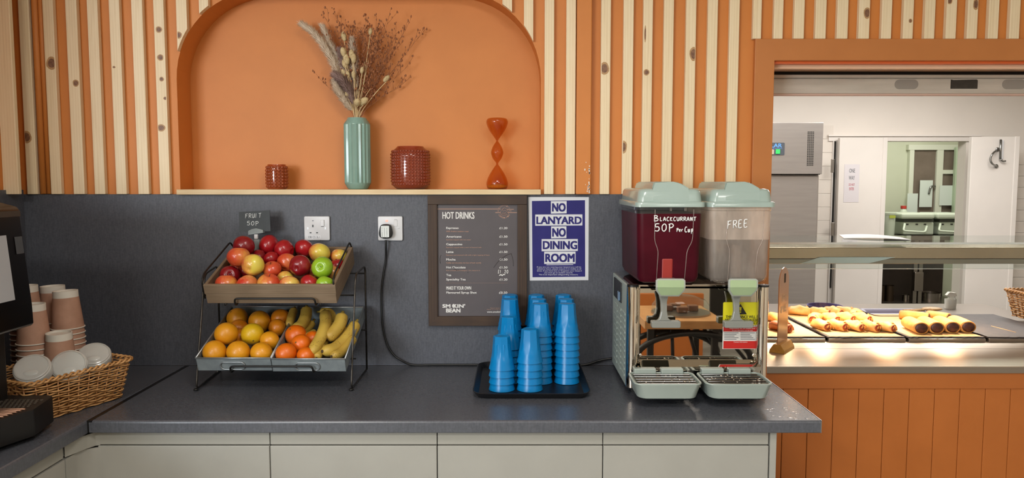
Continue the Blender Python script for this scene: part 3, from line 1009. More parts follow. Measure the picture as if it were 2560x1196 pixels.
b = B(); box(b, ia.x - .002, ic.x + .002, MY - .004, -.011, ic.z - .002, ia.z + .002)
sheet = obj('menu_sheet', b, M('menu_print_ground', '544e51', '504a4c', .5, scale=8), t)
MT = MY - .0045
W_ = M('menu_white_print', 'dcdad6', rough=.6); T_ = M('menu_tan_print', 'b48a74', rough=.6); K_ = M('pen_smear', '3a3536', rough=.6)
white, tan, smear = B(), B(), B()
def mtext(bm, s, x0, x1, y0, y1, bold=0.0, yy=MT):
    p0, p1 = P(*c8(x0, y1), y=yy), P(*c8(x1, y0), y=yy)
    text(bm, s, p0.x, p1.x, p0.z, p1.z, yy, bold)
mtext(white, 'HOT DRINKS', 157, 431, 172, 231, .025)
items = [('Espresso', 296, 310, '£1.20', '100% Arabica medium roast', 382), ('Americano', 320, 383, '£1.50', 'Espresso topped with hot water', 402), ('Cappuccino', 327, 449, '£1.50', 'Espresso capped with a swirl of foamed milk', 492),
         ('Latte', 252, 514, '£1.50', 'Espresso and steamed milk with a light topping of foam', 560), ('Mocha', 270, 579, '£1.50', 'Coffee and chocolate the best of both worlds', 488), ('Hot Chocolate', 355, 646, '£1.50', 'Rich smooth and indulgent. You deserve it', 478),
         ('Tea', 233, 712, None, None, 0), ('Speciality Tea', 356, 750, '£1.20', None, 0)]
for s, xe_, yc, pr, sub, sx in items:
    desc = 4 if any(ch in s for ch in 'pqy') else 0
    mtext(white, s, 190, xe_, yc - 10, yc + 9 + desc, .03)
    if pr: mtext(white, pr, 644, 713, yc - 9, yc + 9, .03)
    if sub: mtext(tan, sub, 190, sx, yc + 22, yc + 34, .01)
mtext(white, 'MAKE IT YOUR OWN', 191, 403, 808, 837, .025)
mtext(white, 'Flavoured Syrup Shot', 191, 450, 852, 876, .03)
mtext(white, '£0.50', 641, 712, 853, 872, .03)
mtext(white, "SM KIN'", 157, 352, 960, 992, .07)
mtext(white, 'BEAN', 188, 312, 998, 1032, .07)
p0 = P(*c8(254, 976), y=MT)
for a0 in (.2, PI + .2):
    f = white.faces.new([white.verts.new((p0.x + .0072 * math.cos(e) * .8 + .0009 * math.cos(a0 + PI / 2), MT, p0.z + .0072 * math.sin(e))) for e in [a0 + PI * s / 10 for s in range(11)]])
mtext(white, 'www.smokinbean.co.uk', 538, 742, 1018, 1034, .03)
mtext(tan, 'Typical values may vary', 566, 700, 990, 1000); mtext(tan, 'Made to order by hand', 538, 700, 1003, 1012)
p0, p1 = P(*c8(112, 150), y=MT), P(*c8(655, 144), y=MT); rect(tan, p0.x, p1.x, p0.z + .0004, p1.z, MT)
p0, p1 = P(*c8(710, 152), y=MT), P(*c8(768, 147), y=MT); rect(tan, p0.x, p1.x, p0.z, p1.z, MT)
p0, p1 = P(*c8(610, 180), y=MT), P(*c8(655, 175), y=MT); rect(tan, p0.x, p1.x, p0.z, p1.z, MT)
p0, p1 = P(*c8(715, 180), y=MT), P(*c8(795, 175), y=MT); rect(tan, p0.x, p1.x, p0.z, p1.z, MT)
for s in range(44):
    x = 190 + s * 12; p0 = P(*c8(x, 781), y=MT); rect(tan, p0.x, p0.x + .0016, p0.z, p0.z + .0012, MT)
# clasped hands emblem inside a ring of words
hc = P(*c8(685, 172), y=MT)
def hk(u, v): return (hc.x + u * .00042, MT - .0003, hc.z - v * .00042)
for ln in ([(-34, 6), (-18, -22), (-2, -33), (12, -30), (20, -24), (36, -2), (40, 12)], [(-2, -33), (-14, -18), (-6, -8), (8, -16), (26, 2), (38, 14)], [(-34, 6), (-26, 22), (-12, 30), (4, 30), (18, 26), (30, 20), (38, 14)],
           [(-22, 8), (-14, 24)], [(-14, 4), (-2, 26)], [(-4, 2), (10, 26)], [(6, 0), (22, 22)]):
    tube(tan, smoothpath([hk(*p) for p in ln], 4), .0006, 4)
def arcword(s, rad, a0, a1, flip):
    n = len(s)
    for i, ch in enumerate(s):
        a_ = a0 + (a1 - a0) * (i + .5) / n
        tb = B(); text(tb, ch, -.0016, .0016, -.0025, .0025, 0, 0)
        rot = Matrix.Rotation(-(a_ - PI / 2) if not flip else -(a_ + PI / 2), 4, 'Y')
        merge(tan, tb, 0, Matrix.Translation((hc.x + rad * math.cos(a_), MT, hc.z + rad * math.sin(a_))) @ rot)
arcword('COMMUNITY', .0225, math.radians(150), math.radians(30), False)
arcword('COFFEE-LOVING', .0205, math.radians(205), math.radians(335), True)
mtext(tan, 'BY', 629, 641, 158, 169); mtext(tan, 'THE', 727, 747, 158, 168)
p0, p1 = P(*c8(632, 697), y=MT), P(*c8(725, 668), y=MT)
hand(white, '£1.20', p0.x, p1.x, p0.z, p1.z, MT - .0006, .0011)
p0 = P(*c8(644, 715), y=MT)
tube(white, smoothpath([(p0.x, MT - .0004, p0.z - .001), (p0.x + .006, MT - .0004, p0.z + .003), (p0.x + .01, MT - .0004, p0.z - .001), (p0.x + .015, MT - .0004, p0.z + .003), (p0.x + .021, MT - .0004, p0.z + .002)], 5), .0022, 6)
for ln in ([(145, 540), (136, 575), (140, 612)], [(595, 648), (640, 590), (700, 545), (745, 528)], [(745, 528), (760, 580), (763, 635)], [(252, 650), (275, 668), (300, 668)], [(372, 685), (378, 692)]):
    tube(smear, smoothpath([P(*c8(*p), y=MT + .0002) for p in ln], 5), .0011, 4)
obj('white_lettering', white, W_, sheet, recalc=False); obj('tan_lettering', tan, T_, sheet, recalc=False); obj('pen_smears', smear, K_, sheet)

# ------------------------------------------------------------------ poster
PY = -.0112
def c5(x, y_): return 1300 + x / 4.985, 480 + y_ / 4.985
m_poster_w = M('poster_white', 'd6d8dc', rough=.25, coat=.3)
m_navy = M('poster_navy', '232166', '29266e', .45, scale=12, spec=.3)
t = thing('poster', 'laminated navy and white lanyard notice taped beside the menu board', 'poster', (P(1397, 701, y=PY).x, PY, P(1397, 701, y=PY).z))
def q4(bm, pts, y, th=.0006, mat=0):
    prism(bm, [(P(*p, y=y).x, P(*p, y=y).z) for p in pts], 'y', y - th, y, mat=mat)
b = B(); q4(b, [(1321, 493), (1472, 493), (1471, 701), (1324.5, 702)], PY, .0006); sh = obj('sheet', b, m_poster_w, t)
b = B(); q4(b, [c5(148, 114), c5(810, 104), c5(812, 1058), c5(156, 1065)], PY - .0007, .0002); obj('navy_ground', b, m_navy, sh)
wb_, nv = B(), B()
rows = [('NO', 385, 581, 115, 272, 398, 570, 140, 248), ('LANYARD', 190, 777, 281, 423, 203, 770, 308, 402), ('NO', 388, 578, 430, 580, 400, 572, 452, 560), ('DINING', 270, 720, 588, 741, 283, 714, 612, 716), ('ROOM', 302, 692, 745, 899, 314, 682, 770, 876)]
for s, x0, x1, y0, y1, u0, u1, v0, v1 in rows:
    bb = B(); q4(bb, [c5(x0, y0 + 2), c5(x1, y0), c5(x1, y1 - 4), c5(x0, y1)], PY - .0010, .0002); obj('white_band', bb, m_poster_w, sh)
    p0, p1 = P(*c5(u0, v1), y=PY), P(*c5(u1, v0), y=PY)
    text(nv, s, p0.x, p1.x, p0.z, p1.z, PY - .0015, .055)
bb = B(); q4(bb, [c5(330, 906), c5(662, 904), c5(662, 911), c5(330, 914)], PY - .0010, .0002); obj('white_line', bb, m_poster_w, sh)
ft = ['If you are not wearing your lanyard you will be', 'asked to leave, please ensure it is visible at all', 'times. If you have lost or forgotten your lanyard', 'you must go to student records.', 'This is an important safeguarding measure.']
fx = [(210, 762), (215, 762), (210, 768), (302, 660), (232, 724)]
for i, s in enumerate(ft):
    p0, p1 = P(*c5(fx[i][0], 948 + i * 24), y=PY), P(*c5(fx[i][1], 930 + i * 23.5), y=PY)
    text(wb_, s, p0.x, p1.x, p0.z, p1.z, PY - .0014, .01)
obj('small_print', wb_, m_poster_w, sh, recalc=False); obj('navy_lettering', nv, m_navy, sh, recalc=False)

# ------------------------------------------------------------------ tray and tumblers
m_tray = M('black_tray', '121315', '16171a', .38, scale=200, bmp=.1)
m_blue = M('blue_plastic', '067ab8', '0575b2', .28, scale=5, spec=.35)
tx0, tx1 = -.122, .243
ty0, ty1 = -.435, -.03
t = thing('serving_tray', 'black plastic serving tray carrying stacks of blue tumblers', 'tray', ((tx0 + tx1) / 2, (ty0 + ty1) / 2, WT))
b = B()
def trr(ins, z, r): return [Vector((x, y_, z)) for x, y_ in rrect(tx0 + ins, tx1 - ins, ty0 + ins, ty1 - ins, r, 6)]
loft(b, [trr(.016, WT + .0005, .03), trr(.004, WT + .014, .04), trr(0, WT + .019, .042), trr(.003, WT + .020, .04), trr(.008, WT + .0155, .036), trr(.018, WT + .0045, .028)], True, True, smooth=True)
obj('tray_body', b, m_tray, t, angle=40)
# one tumbler: rim down, eight flat sides towards the base
cr, tr, chh = .0415, .0255, .1055
b = B()
def ring(rad, z, octo):
    n = 48; out_ = []
    for q in range(n):
        a_ = 2 * PI * q / n
        seg = PI / 4
        m_ = ((a_ + seg / 2) % seg) - seg / 2
        poly_ = math.cos(seg / 2) / math.cos(m_) * 1.035
        f_ = 1 * (1 - octo) + poly_ * octo
        out_.append(Vector((rad * f_ * math.cos(a_), rad * f_ * math.sin(a_), z)))
    return out_
loft(b, [ring(cr - .0018, .0, 0), ring(cr, .0006, 0), ring(cr - .0004, .003, 0), ring(cr - .0030, .012, 0), ring(cr - .0052, .0235, 0), ring(cr - .0066, .035, 0), ring(cr - .0090, .041, .8), ring(cr - .0130, .072, 1), ring(tr + .0008, chh - .003, 1), ring(tr - .0008, chh - .0006, 1), ring(tr - .004, chh, 1), ring(tr - .005, chh - .0012, .9)], False, True, smooth=False)
base_me = obj('tumbler', b, m_blue, local=True, angle=25)
tag(base_me, 'x', 'tumbler')
CS = 0.0224
ZT0 = WT + .0052
def pos_from(px, py, y): p = P(px, py, y=y); return p.x
stacks = [  # px of the axis, row y, count, name
 (1254.5, -.332, 4, 'shortest front left stack'), (1325, -.332, 5, 'second shortest stack, front middle'), (1418, -.245, 8, 'tall front stack on the right'),
 (1350, -.245, 8, 'tall stack behind the front middle one'), (1272, -.240, 6, 'stack right behind the shortest one'),
 (1274, -.152, 8, 'left stack, second row from wall'), (1345, -.152, 8, 'middle stack, second row from wall'), (1414, -.152, 8, 'right stack, second row from wall'),
 (1275, -.064, 8, 'left rear stack by the wall'), (1341, -.064, 8, 'middle rear stack by the wall'), (1408, -.064, 8, 'right rear stack by the wall')]
first = True
for px, y_, n, nm in stacks:
    x = P(px, 800, y=y_).x
    for q in range(n):
        lab = 'blue tumbler, %s of the %s' % ({n - 1: 'topmost', 0: 'lowest'}.get(q, ORD[n - 1 - q] + ' from the top'), nm)
        jx, jy = rng.uniform(-.0006, .0006), rng.uniform(-.0006, .0006)
        l = (x + jx, y_ + jy, ZT0 + q * CS)
        rt = (0, 0, rng.uniform(0, PI / 4) if q < n - 1 else .2 + .1 * (n % 3))
        if first:
            base_me.location = l; base_me.rotation_euler = rt; base_me['label'] = lab; base_me['group'] = 'blue tumblers on the black tray'; first = False
        else: dup(base_me, l, rt, lab, 'blue tumblers on the black tray')

# ------------------------------------------------------------------ coffee machine
m_gloss = M('black_gloss_plastic', '060505', rough=.3, spec=.3)
m_matt = M('black_matt_plastic', '0f0d0c', rough=.5)
m_grey = M('grey_stripe', '3a3530', rough=.5)
t = thing('coffee_machine', 'black coffee machine at the left edge with a paper notice on its front', 'coffee machine', (-1.52, -.85, WT))
MYB, MYF = -.68, -1.30
def mp_(px, py): p = P(px, py, y=MYB); return (p.x, p.z)
face = [mp_(85, 800), mp_(81, 760), mp_(50, 540), mp_(48, 524), mp_(42, 517)]
poly = [mp_(80, 814), mp_(85, 808)] + face[1:] + [mp_(0, 506), (-1.70, 1.54), (-1.70, 1.15)]
b = B(); prism(b, poly, 'y', MYF, MYB, .003); obj('upper_body', b, m_gloss, t, angle=35)
b = B(); box(b, -1.70, -1.354, MYF, MYB - .01, WT + .05, 1.22, .004); obj('column', b, m_matt, t)
b = B()
zb0, zb1 = mp_(48, 541)[1], mp_(48, 527)[1]
xs0, xs1 = mp_(50, 546)[0], mp_(48, 534)[0]
prism(b, [(xs0 - .004, zb0), (xs0 + .0015, zb0), (xs1 + .0015, zb1), (xs1 - .004, zb1)], 'y', MYF, MYB + .0012); obj('grey_stripe', b, m_grey, t)
fx0, fz0 = mp_(76, 730); fx1, fz1 = mp_(55, 580)
def onface(y_, v): return Vector((fx0 + (fx1 - fx0) * v + .0016, y_, fz0 + (fz1 - fz0) * v))
b = B()
# paper on the front (faces the room)
pa, pb = P(7, 590, x=(fx0 + fx1) / 2), P(28, 750, x=(fx0 + fx1) / 2)
vv0 = (pb.z - fz0) / (fz1 - fz0); vv1 = (pa.z - fz0) / (fz1 - fz0)
ring_ = [onface(pb.y, vv0), onface(pb.y - .21, vv0), onface(pb.y - .21, vv1), onface(pb.y, vv1)]
f = b.faces.new([b.verts.new(p) for p in ring_])
e = bmesh.ops.extrude_face_region(b, geom=[f])
for v in e['geom']:
    if isinstance(v, bmesh.types.BMVert): v.co.x += .0008
obj('paper_notice', b, M('grey_white_paper', 'a9acb0', rough=.7), t)
b = B()
for v, w in ((.93, .03),):
    pr_ = [onface(MYB - .035, v), onface(MYB - .005, v), onface(MYB - .005, v - .28), onface(MYB - .035, v - .28)]
    f = b.faces.new([b.verts.new(p) for p in pr_])
obj('small_panel', b, M('dim_grey_panel', '4a4d50', rough=.25), t)
b = B()
tz = .985
c1_, c2_, c3_ = P(132, 991, z=tz), P(85, 1023, z=tz), P(0, 1049, z=tz)
tray = [(-1.69, c1_.y + .012), (c1_.x - .015, c1_.y + .012), (c1_.x, c1_.y), (c2_.x, c2_.y), (c3_.x, c3_.y), (c3_.x - .02, -1.22), (-1.69, -1.22)]
prism(b, tray, 'z', WT + .014, tz, .004); obj('drip_tray', b, m_matt, t, angle=35)
for q in range(16):
    y_ = c2_.y - .012 - q * .012
    b = B() if q == 0 else b
    tube(b, [(-1.345, y_, tz + .003), (c2_.x - .014 - .0028 * q, y_, tz + .003)], .0026, 6)
obj('drip_grille', b, M('bronze_grille', 'a07a64', rough=.35, metal=.6), t)
b = B()
for i in range(9):
    for j in range(6):
        x_, y_ = -1.345 + i * .0115 + (j % 2) * .0055, c2_.y + .006 + j * .0135
        if x_ > c1_.x - .012 + (c1_.y - y_) * .3 or y_ > c1_.y - .006: continue
        tb = B(); lathe(tb, [(.0042, 0), (.0042, .0016), (.0028, .0016), (.0028, 0)], 8, (x_, y_, tz + .0004)); merge(b, tb)
obj('perforated_plate', b, M('dull_perforated_steel', '7e766a', rough=.4, metal=.8), t)
for y_ in (-.78, -1.18):
    b = B(); box(b, -1.68, -1.31, y_, y_ + .06, WT + .0005, WT + .0145); obj('foot', b, m_matt, t)
# ------------------------------------------------------------------ wicker basket of paper cups and lids
m_wick = M('wicker', 'd0a068', 'a87844', .55, scale=45, bmp=.2)
m_wick_d = M('wicker_dark', 'b08050', '906036', .6, scale=45)
bang = math.atan2(.919, .394)
def basket(name, label, cat, c, ang, L, Wd, H, taper, rows, per, group=None, rr=.0028):
    t = thing(name, label, cat, c, (0, 0, ang), group)
    def path(f, off=0):
        l, w = L / 2 * f + off, Wd / 2 * f + off
        return rrect(-l, l, -w, w, .022 * f, 4)
    def resample(pts, n):
        pts = [Vector((p[0], p[1], 0)) for p in pts]; pts.append(pts[0])
        ds = [0]
        for a_, b_ in zip(pts[:-1], pts[1:]): ds.append(ds[-1] + (b_ - a_).length)
        out_, j = [], 0
        for i in range(n):
            d = ds[-1] * i / n
            while ds[j + 1] < d: j += 1
            f = (d - ds[j]) / max(1e-9, ds[j + 1] - ds[j])
            p = pts[j].lerp(pts[j + 1], f)
            tn = (pts[j + 1] - pts[j]).normalized()
            out_.append((p, Vector((tn.y, -tn.x, 0))))
        return out_
    nst = per
    b = B()
    for i in range(rows):
        z = .004 + (H - .012) * i / (rows - 1)
        f = taper + (1 - taper) * z / H
        n = nst * 6
        pts = []
        for j, (p, nn) in enumerate(resample(path(f), n)):
            s = math.cos(2 * PI * j / 12 + (PI if i % 2 else 0))
            pts.append((p + nn * s * .0034 + Vector((0, 0, z + .0012 * math.sin(j * .37 + i)))))
        tube(b, pts, rr * .92, 6, closed=True)
    obj('woven_wall', b, m_wick, t, local=True, smooth=True)
    b = B()
    bs, tp = resample(path(taper), nst), resample(path(1), nst)
    for (p, _), (q_, _) in zip(bs, tp):
        tube(b, [p + Vector((0, 0, .001)), q_ + Vector((0, 0, H - .002))], rr * .8, 6)
    obj('stakes', b, m_wick_d, t, local=True)
    b = B()
    for ph in (0, PI):
        n = nst * 5
        pts = [p + nn * .0045 * math.cos(j * 1.05 + ph) + Vector((0, 0, H + .0045 * math.sin(j * 1.05 + ph))) for j, (p, nn) in enumerate(resample(path(1.0, .002), n))]
        tube(b, pts, rr * 1.3, 6, closed=True)
    obj('rim', b, m_wick, t, local=True, smooth=True)
    b = B(); pp = [(x, y_) for x, y_ in path(taper, -.003)]; prism(b, pp, 'z', .001, .005); obj('basket_base', b, m_wick_d, t, local=True)
    return t
bc = Vector((-1.3465, -.493, WT + .0008))
BH = .118
basket('wicker_basket', 'rectangular honey coloured wicker basket of paper cups and lids beside the coffee machine', 'basket', bc, bang, .327, .240, BH, .85, 15, 34, rr=.0025)

m_kraft = M('brown_kraft_cup', 'b48c76', 'aa826c', .75, scale=30)
m_cupw = M('white_card', 'd8d3c8', rough=.6)
# paper cup upside down: white base band, brown sleeve, white rolled rim
pr_r, pr_b, pr_h = .0455, .0335, .118
b = B(); lathe(b, [(pr_r - .001, .003), (pr_b + .0022, pr_h * .83)], 32); s_me = b
cup = thing('paper_cup', 'x', 'cup')
obj('brown_sleeve', s_me, m_kraft, cup, local=True, smooth=True, recalc=False)
b = B(); lathe(b, [(pr_b + .0019, pr_h * .828), (pr_b + .0014, pr_h), (pr_b - .0015, pr_h), (pr_b - .002, pr_h - .006), (0, pr_h - .006)], 32); obj('white_base', b, m_cupw, cup, local=True, angle=40)
b = B(); tube(b, [(pr_r * math.cos(a_), pr_r * math.sin(a_), .0022) for a_ in [2 * PI * q / 32 for q in range(32)]], .0019, 6, closed=True); obj('rolled_rim', b, m_cupw, cup, local=True)
cst = .0165
# stacks: axis pixel and row plane, top pixel height, number, leaning angle
def cup_stack(px, y_, top_px, n, nm, lean=(0, 0), first=[True]):
    x = P(px, top_px, y=y_).x
    ztop = P(px, top_px, y=y_).z
    ax = Vector((math.sin(lean[0]), math.sin(lean[1]), 1)).normalized()
    top = Vector((x, y_, ztop))
    for q in range(n):
        p = top - ax * (pr_h + cst * q)
        if p.z < WT + .012: break
        rot = ax.to_track_quat('Z', 'Y').to_euler()
        lab = 'brown paper cup, %s of the %s' % ({0: 'topmost'}.get(q, ORD[q] + ' from the top'), nm)
        if first[0]:
            cup.location = p; cup.rotation_euler = rot; cup['label'] = lab; cup['group'] = 'paper cups in the wicker basket'; first[0] = False
        else: dup(cup, p, rot, lab, 'paper cups in the wicker basket')
cup_stack(163, -.37, 727, 7, 'tall right stack', (-.03, 0))
cup_stack(131, -.29, 715, 8, 'rear stack behind the right one', (-.02, 0))
cup_stack(80, -.47, 760, 8, 'stack half hidden by coffee machine')
cup_stack(62, -.36, 714, 9, 'rear stack against coffee machine')
cup_stack(147, -.475, 832, 2, 'short stack in mid basket', (.02, -.05))
m_lid = clear('milky_lid_plastic', 'f8f9f8', .90, 'f4f5f2', .12, translucent=True)
lid = B()
lathe(lid, [(.046, 0), (.0475, .002), (.047, .006), (.0445, .0075), (.044, .012), (.0415, .0135), (.040, .0095), (.0, .0095)], 36)
tt = B(); ball(tt, (0, -.018, .0095), 1, (.019, .010, .0022), 12, 6); merge(lid, tt)
lid_o = obj('cup_lid', lid, m_lid, local=True, angle=40)
tag(lid_o, 'x', 'lid', 'milky lids in the wicker basket')
fl = [True]
def lid_stack(px, py, y_, n, tilt, yaw, nm):
    c = P(px, py, y=y_)
    rot = Matrix.Rotation(yaw, 4, 'Z') @ Matrix.Rotation(tilt, 4, 'X')
    nrm = (rot @ Vector((0, 0, 1)))
    for q in range(n):
        p = c - nrm * (.012 + .0055 * q)
        e = rot.to_euler()
        lab = 'milky plastic lid, %s of the %s' % ({0: 'topmost'}.get(q, ORD[q] + ' from the top'), nm)
        if fl[0]: lid_o.location = p; lid_o.rotation_euler = e; lid_o['label'] = lab; fl[0] = False
        else: dup(lid_o, p, e, lab, 'milky lids in the wicker basket')
lid_stack(79, 918, -.585, 5, .72, .35, 'left stack nearest coffee machine')
lid_stack(172, 911, -.515, 5, .95, .45, 'middle stack leaning on basket rim')
lid_stack(234, 884, -.415, 5, .62, .40, 'right stack at basket end')

# ------------------------------------------------------------------ fruit stand
m_wire = M('dark_steel_wire', '55504a', '423e39', .38, metal=.85, scale=40)
m_wire_b = M('black_wire', '1c1b19', rough=.45, metal=.3)
FY, RY = -.335, -.06
def fp(px, py, y): return P(px, py, y=y)
lf, rf = P(490, 975, z=WT + .004), P(878, 975, z=WT + .004)
rr_, lr = P(917, 924, z=WT + .004), P(552, 924, z=WT + .004)
FY = lf.y; RY = rr_.y
T20 = math.radians(20)
vd = Vector((0, math.cos(T20), math.sin(T20))); wd = Vector((0, -math.sin(T20), math.cos(T20)))
stand = thing('fruit_stand', 'two tier dark wire fruit stand on the worktop', 'stand', ((lf.x + rf.x) / 2, (FY + RY) / 2, WT))
WR = .0032
for side, f0, r0 in (('l', lf, lr), ('r', rf, rr_)):
    sx = f0.x; s = 1 if side == 'r' else -1
    zt_f, zt_r = 1.262, 1.272
    ft = Vector((sx, FY + .092, zt_f)); rt = Vector((r0.x, RY, zt_r))
    b = B()
    tube(b, bendpath([Vector((r0.x, RY, WT + .0045)), Vector((sx, FY, WT + .0045)), ft, rt, Vector((r0.x, RY, WT + .0045))], .03), WR, 8)
    obj('side_frame', b, m_wire, stand)
    b = B(); ball(b, (sx, FY, WT + .0045), .0062, (1.3, 1.3, .72), 10, 6); obj('rubber_foot', b, m_wire_b, stand)
# rails that carry the crate and the trays
CR = dict(x0=P(507, 713, y=-.345).x, x1=P(838, 713, y=-.345).x, o=Vector((0, -.345, P(670, 713, y=-.345).z)), d=.285, h=.066)
TRO = Vector((0, -.362, P(670, 896, y=-.362).z))
TRd, TRh = .325, .047
def loc(o_, x, v, w): return Vector((x, o_.y, o_.z)) + vd * v + wd * w
for nm, o_, x0, x1, d, h in (('u', CR['o'], CR['x0'], CR['x1'], CR['d'], CR['h']), ('l', TRO, P(489, 896, y=-.36).x, P(862, 896, y=-.36).x, TRd, TRh)):
    b = B()
    for x in (x0 + .06, x1 - .055):
        tube(b, [loc(o_, x, -.004, -h - WR - .0005), loc(o_, x, d, -h - WR - .0005)], WR, 8)
    xa, xb = (P(583, 750, y=-.35).x, P(785, 750, y=-.35).x) if nm == 'u' else (P(573, 920, y=-.37).x, P(780, 920, y=-.37).x)
    tube(b, bendpath([loc(o_, xa, .03, -h - WR), loc(o_, xa, -.010, -h - WR), loc(o_, xa, -.012, -h + .024), loc(o_, xb, -.012, -h + .024), loc(o_, xb, -.010, -h - WR), loc(o_, xb, .03, -h - WR)], .012), WR, 8)
    for v in (d * .25, d * .8):
        tube(b, [loc(o_, lf.x - .002, v, -h - 3 * WR), loc(o_, rf.x + .002, v, -h - 3 * WR)], WR * .8, 8)
    obj('front_stop_rail', b, m_wire_b, stand)
for x, e in ((CR['x0'] - .003, -1), (CR['x1'] - .006, 1)):
    b = B(); o_ = CR['o']
    tube(b, bendpath([loc(o_, x, .004, -.012 if e > 0 else -.05), loc(o_, x, .004, .012), loc(o_, x, .03, .026), loc(o_, x, CR['d'] - .02, .026), loc(o_, x, CR['d'] - .002, .0)], .012), WR * .9, 8)
    obj('side_arm', b, m_wire_b, stand)

m_crate = pine('grey_brown_crate_wood', '8a7660', '7a6751', '685642', stretch=(2.0, 26, 26), rough=.65)
m_crate_s = pine('grey_brown_crate_side', '8a7660', '7a6751', '685642', stretch=(26, 2.0, 2.0), rough=.65)
def slab(bm, o_, x0, x1, v0, v1, w0, w1, bev=.0012, mat=0):
    t_ = B(); box(t_, x0, x1, v0, v1, w0, w1, bev)
    mtx = Matrix(((1, 0, 0, 0), (0, vd.y, wd.y, o_.y), (0, vd.z, wd.z, o_.z), (0, 0, 0, 1)))
    merge(bm, t_, mat, mtx)
o_ = CR['o']; x0, x1, d, h = CR['x0'], CR['x1'], CR['d'], CR['h']
t = thing('wooden_crate', 'tilted grey brown wooden crate of apples on the upper tier', 'crate', loc(o_, (x0 + x1) / 2, d / 2, -h))
b = B(); slab(b, o_, x0, x1, 0, .010, -h * .5, 0); slab(b, o_, x0 + .003, x1 - .001, .0005, .010, -h, -h * .503); obj('front_boards', b, m_crate, t)
b = B(); slab(b, o_, x0 + .001, x1 - .001, d - .010, d, -h, 0); obj('back_board', b, m_crate, t)
for x in (x0 + .001, x1 - .011):
    b = B(); slab(b, o_, x, x + .010, .0102, d - .0102, -h * .5, -.0005); slab(b, o_, x, x + .010, .0102, d - .0102, -h, -h * .503); obj('side_boards', b, m_crate_s, t)
b = B(); slab(b, o_, x0 + .012, x1 - .012, .0105, d - .0105, -h + .0005, -h + .006); obj('base_board', b, m_crate, t)

m_galv = M('galvanised_steel', '9aa3a5', '838c8f', .52, metal=.45, scale=26, lo=.3, hi=.7, detail=5)
m_galv_e = M('rolled_steel_edge', 'a7acae', rough=.35, metal=.7)
def metal_tray(px0, px1, dz, label):
    o2 = TRO + wd * dz
    xa, xb = P(px0, 896, y=-.362).x, P(px1, 896, y=-.362).x
    t = thing('metal_tray', label, 'tray', loc(o2, (xa + xb) / 2, TRd / 2, -TRh))
    th = .0016
    b = B()
    for sx in (xa, xb - th):
        slab(b, o2, sx, sx + th, 0, TRd, -TRh, 0, .0004)
    slab(b, o2, xa, xb, 0, th, -TRh, 0, .0004); slab(b, o2, xa, xb, TRd - th, TRd, -TRh, 0, .0004)
    slab(b, o2, xa, xb, 0, TRd, -TRh, -TRh + th, .0004)
    obj('tray_body', b, m_galv, t)
    b = B()
    rr2 = [loc(o2, xa, 0, 0), loc(o2, xb, 0, 0), loc(o2, xb, TRd, 0), loc(o2, xa, TRd, 0)]
    for p, q in zip(rr2, rr2[1:] + rr2[:1]): tube(b, [p, q], .0026, 8)
    obj('rolled_edge', b, m_galv_e, t)
    cx = (xa + xb) / 2 - .004
    b = B(); hw, hh = .0385, .0135
    pts = []
    for px_, pz_ in rrect(-hw, hw, -hh, hh, hh * .98, 8): pts.append(loc(o2, cx + px_, -.0035, -TRh * .56 + pz_))
    tube(b, pts, .0018, 8, closed=True)
    obj('handle', b, m_galv_e, t, label='oval wire handle')
    return o2, xa, xb
oL = metal_tray(489, 676, .0, 'left galvanised metal tray of oranges on the lower tier')
oR = metal_tray(677, 862, -.003, 'right galvanised metal tray of clementines and bananas on the lower tier')

# ------------------------------------------------------------------ fruit
def appleskin(name, base, cheek, streak, amt, green=None):
    m, nt, bs, out_ = newmat(name)
    v = coords(nt, (1, 1, 1), True)
    v0 = coords(nt, (1, 1, 1))
    sep = nt.nodes.new('ShaderNodeSeparateXYZ'); nt.links.new(v0, sep.inputs[0])
    n1 = ntex(nt, v, 22, 3)
    vs_ = coords(nt, (160, 160, 14), True)
    n2 = ntex(nt, vs_, 1.0, 3)
    a_ = nt.nodes.new('ShaderNodeMath'); a_.operation = 'MULTIPLY_ADD'; a_.inputs[1].default_value = 9.0; a_.inputs[2].default_value = amt
    nt.links.new(sep.outputs[0], a_.inputs[0])
    b_ = nt.nodes.new('ShaderNodeMath'); b_.operation = 'MULTIPLY_ADD'; b_.inputs[1].default_value = .7
    nt.links.new(n1, b_.inputs[0]); nt.links.new(a_.outputs[0], b_.inputs[2])
    c_ = nt.nodes.new('ShaderNodeMath'); c_.operation = 'MULTIPLY_ADD'; c_.inputs[1].default_value = .35
    nt.links.new(n2, c_.inputs[0]); nt.links.new(b_.outputs[0], c_.inputs[2])
    nt.links.new(ramp(nt, c_.outputs[0], [(.30, base), (.52, streak), (.78, cheek)]), bs.inputs['Base Color'])
    bs.inputs['Roughness'].default_value = .28
    bs.inputs['Coat Weight'].default_value = .25
    return m
AM = {'red': appleskin('deep_red_apple_skin', 'c05030', '9c141c', 'b02424', .42),
      'orange': appleskin('orange_red_apple_skin', 'dca048', 'c4482a', 'd0703a', .18),
      'blush': appleskin('blush_apple_skin', 'e0c05c', 'c03826', 'd88c50', .06),
      'yellow': appleskin('yellow_apple_skin', 'd8c650', 'c24a2c', 'd8a04a', -.02),
      'dark': appleskin('maroon_apple_skin', 'b87040', '7c1018', '941a22', .42),
      'green': M('green_apple_skin', '8fb429', '7fa620', .28, scale=18, coat=.25)}
m_astem = M('apple_stem', '3c2a18', rough=.8)
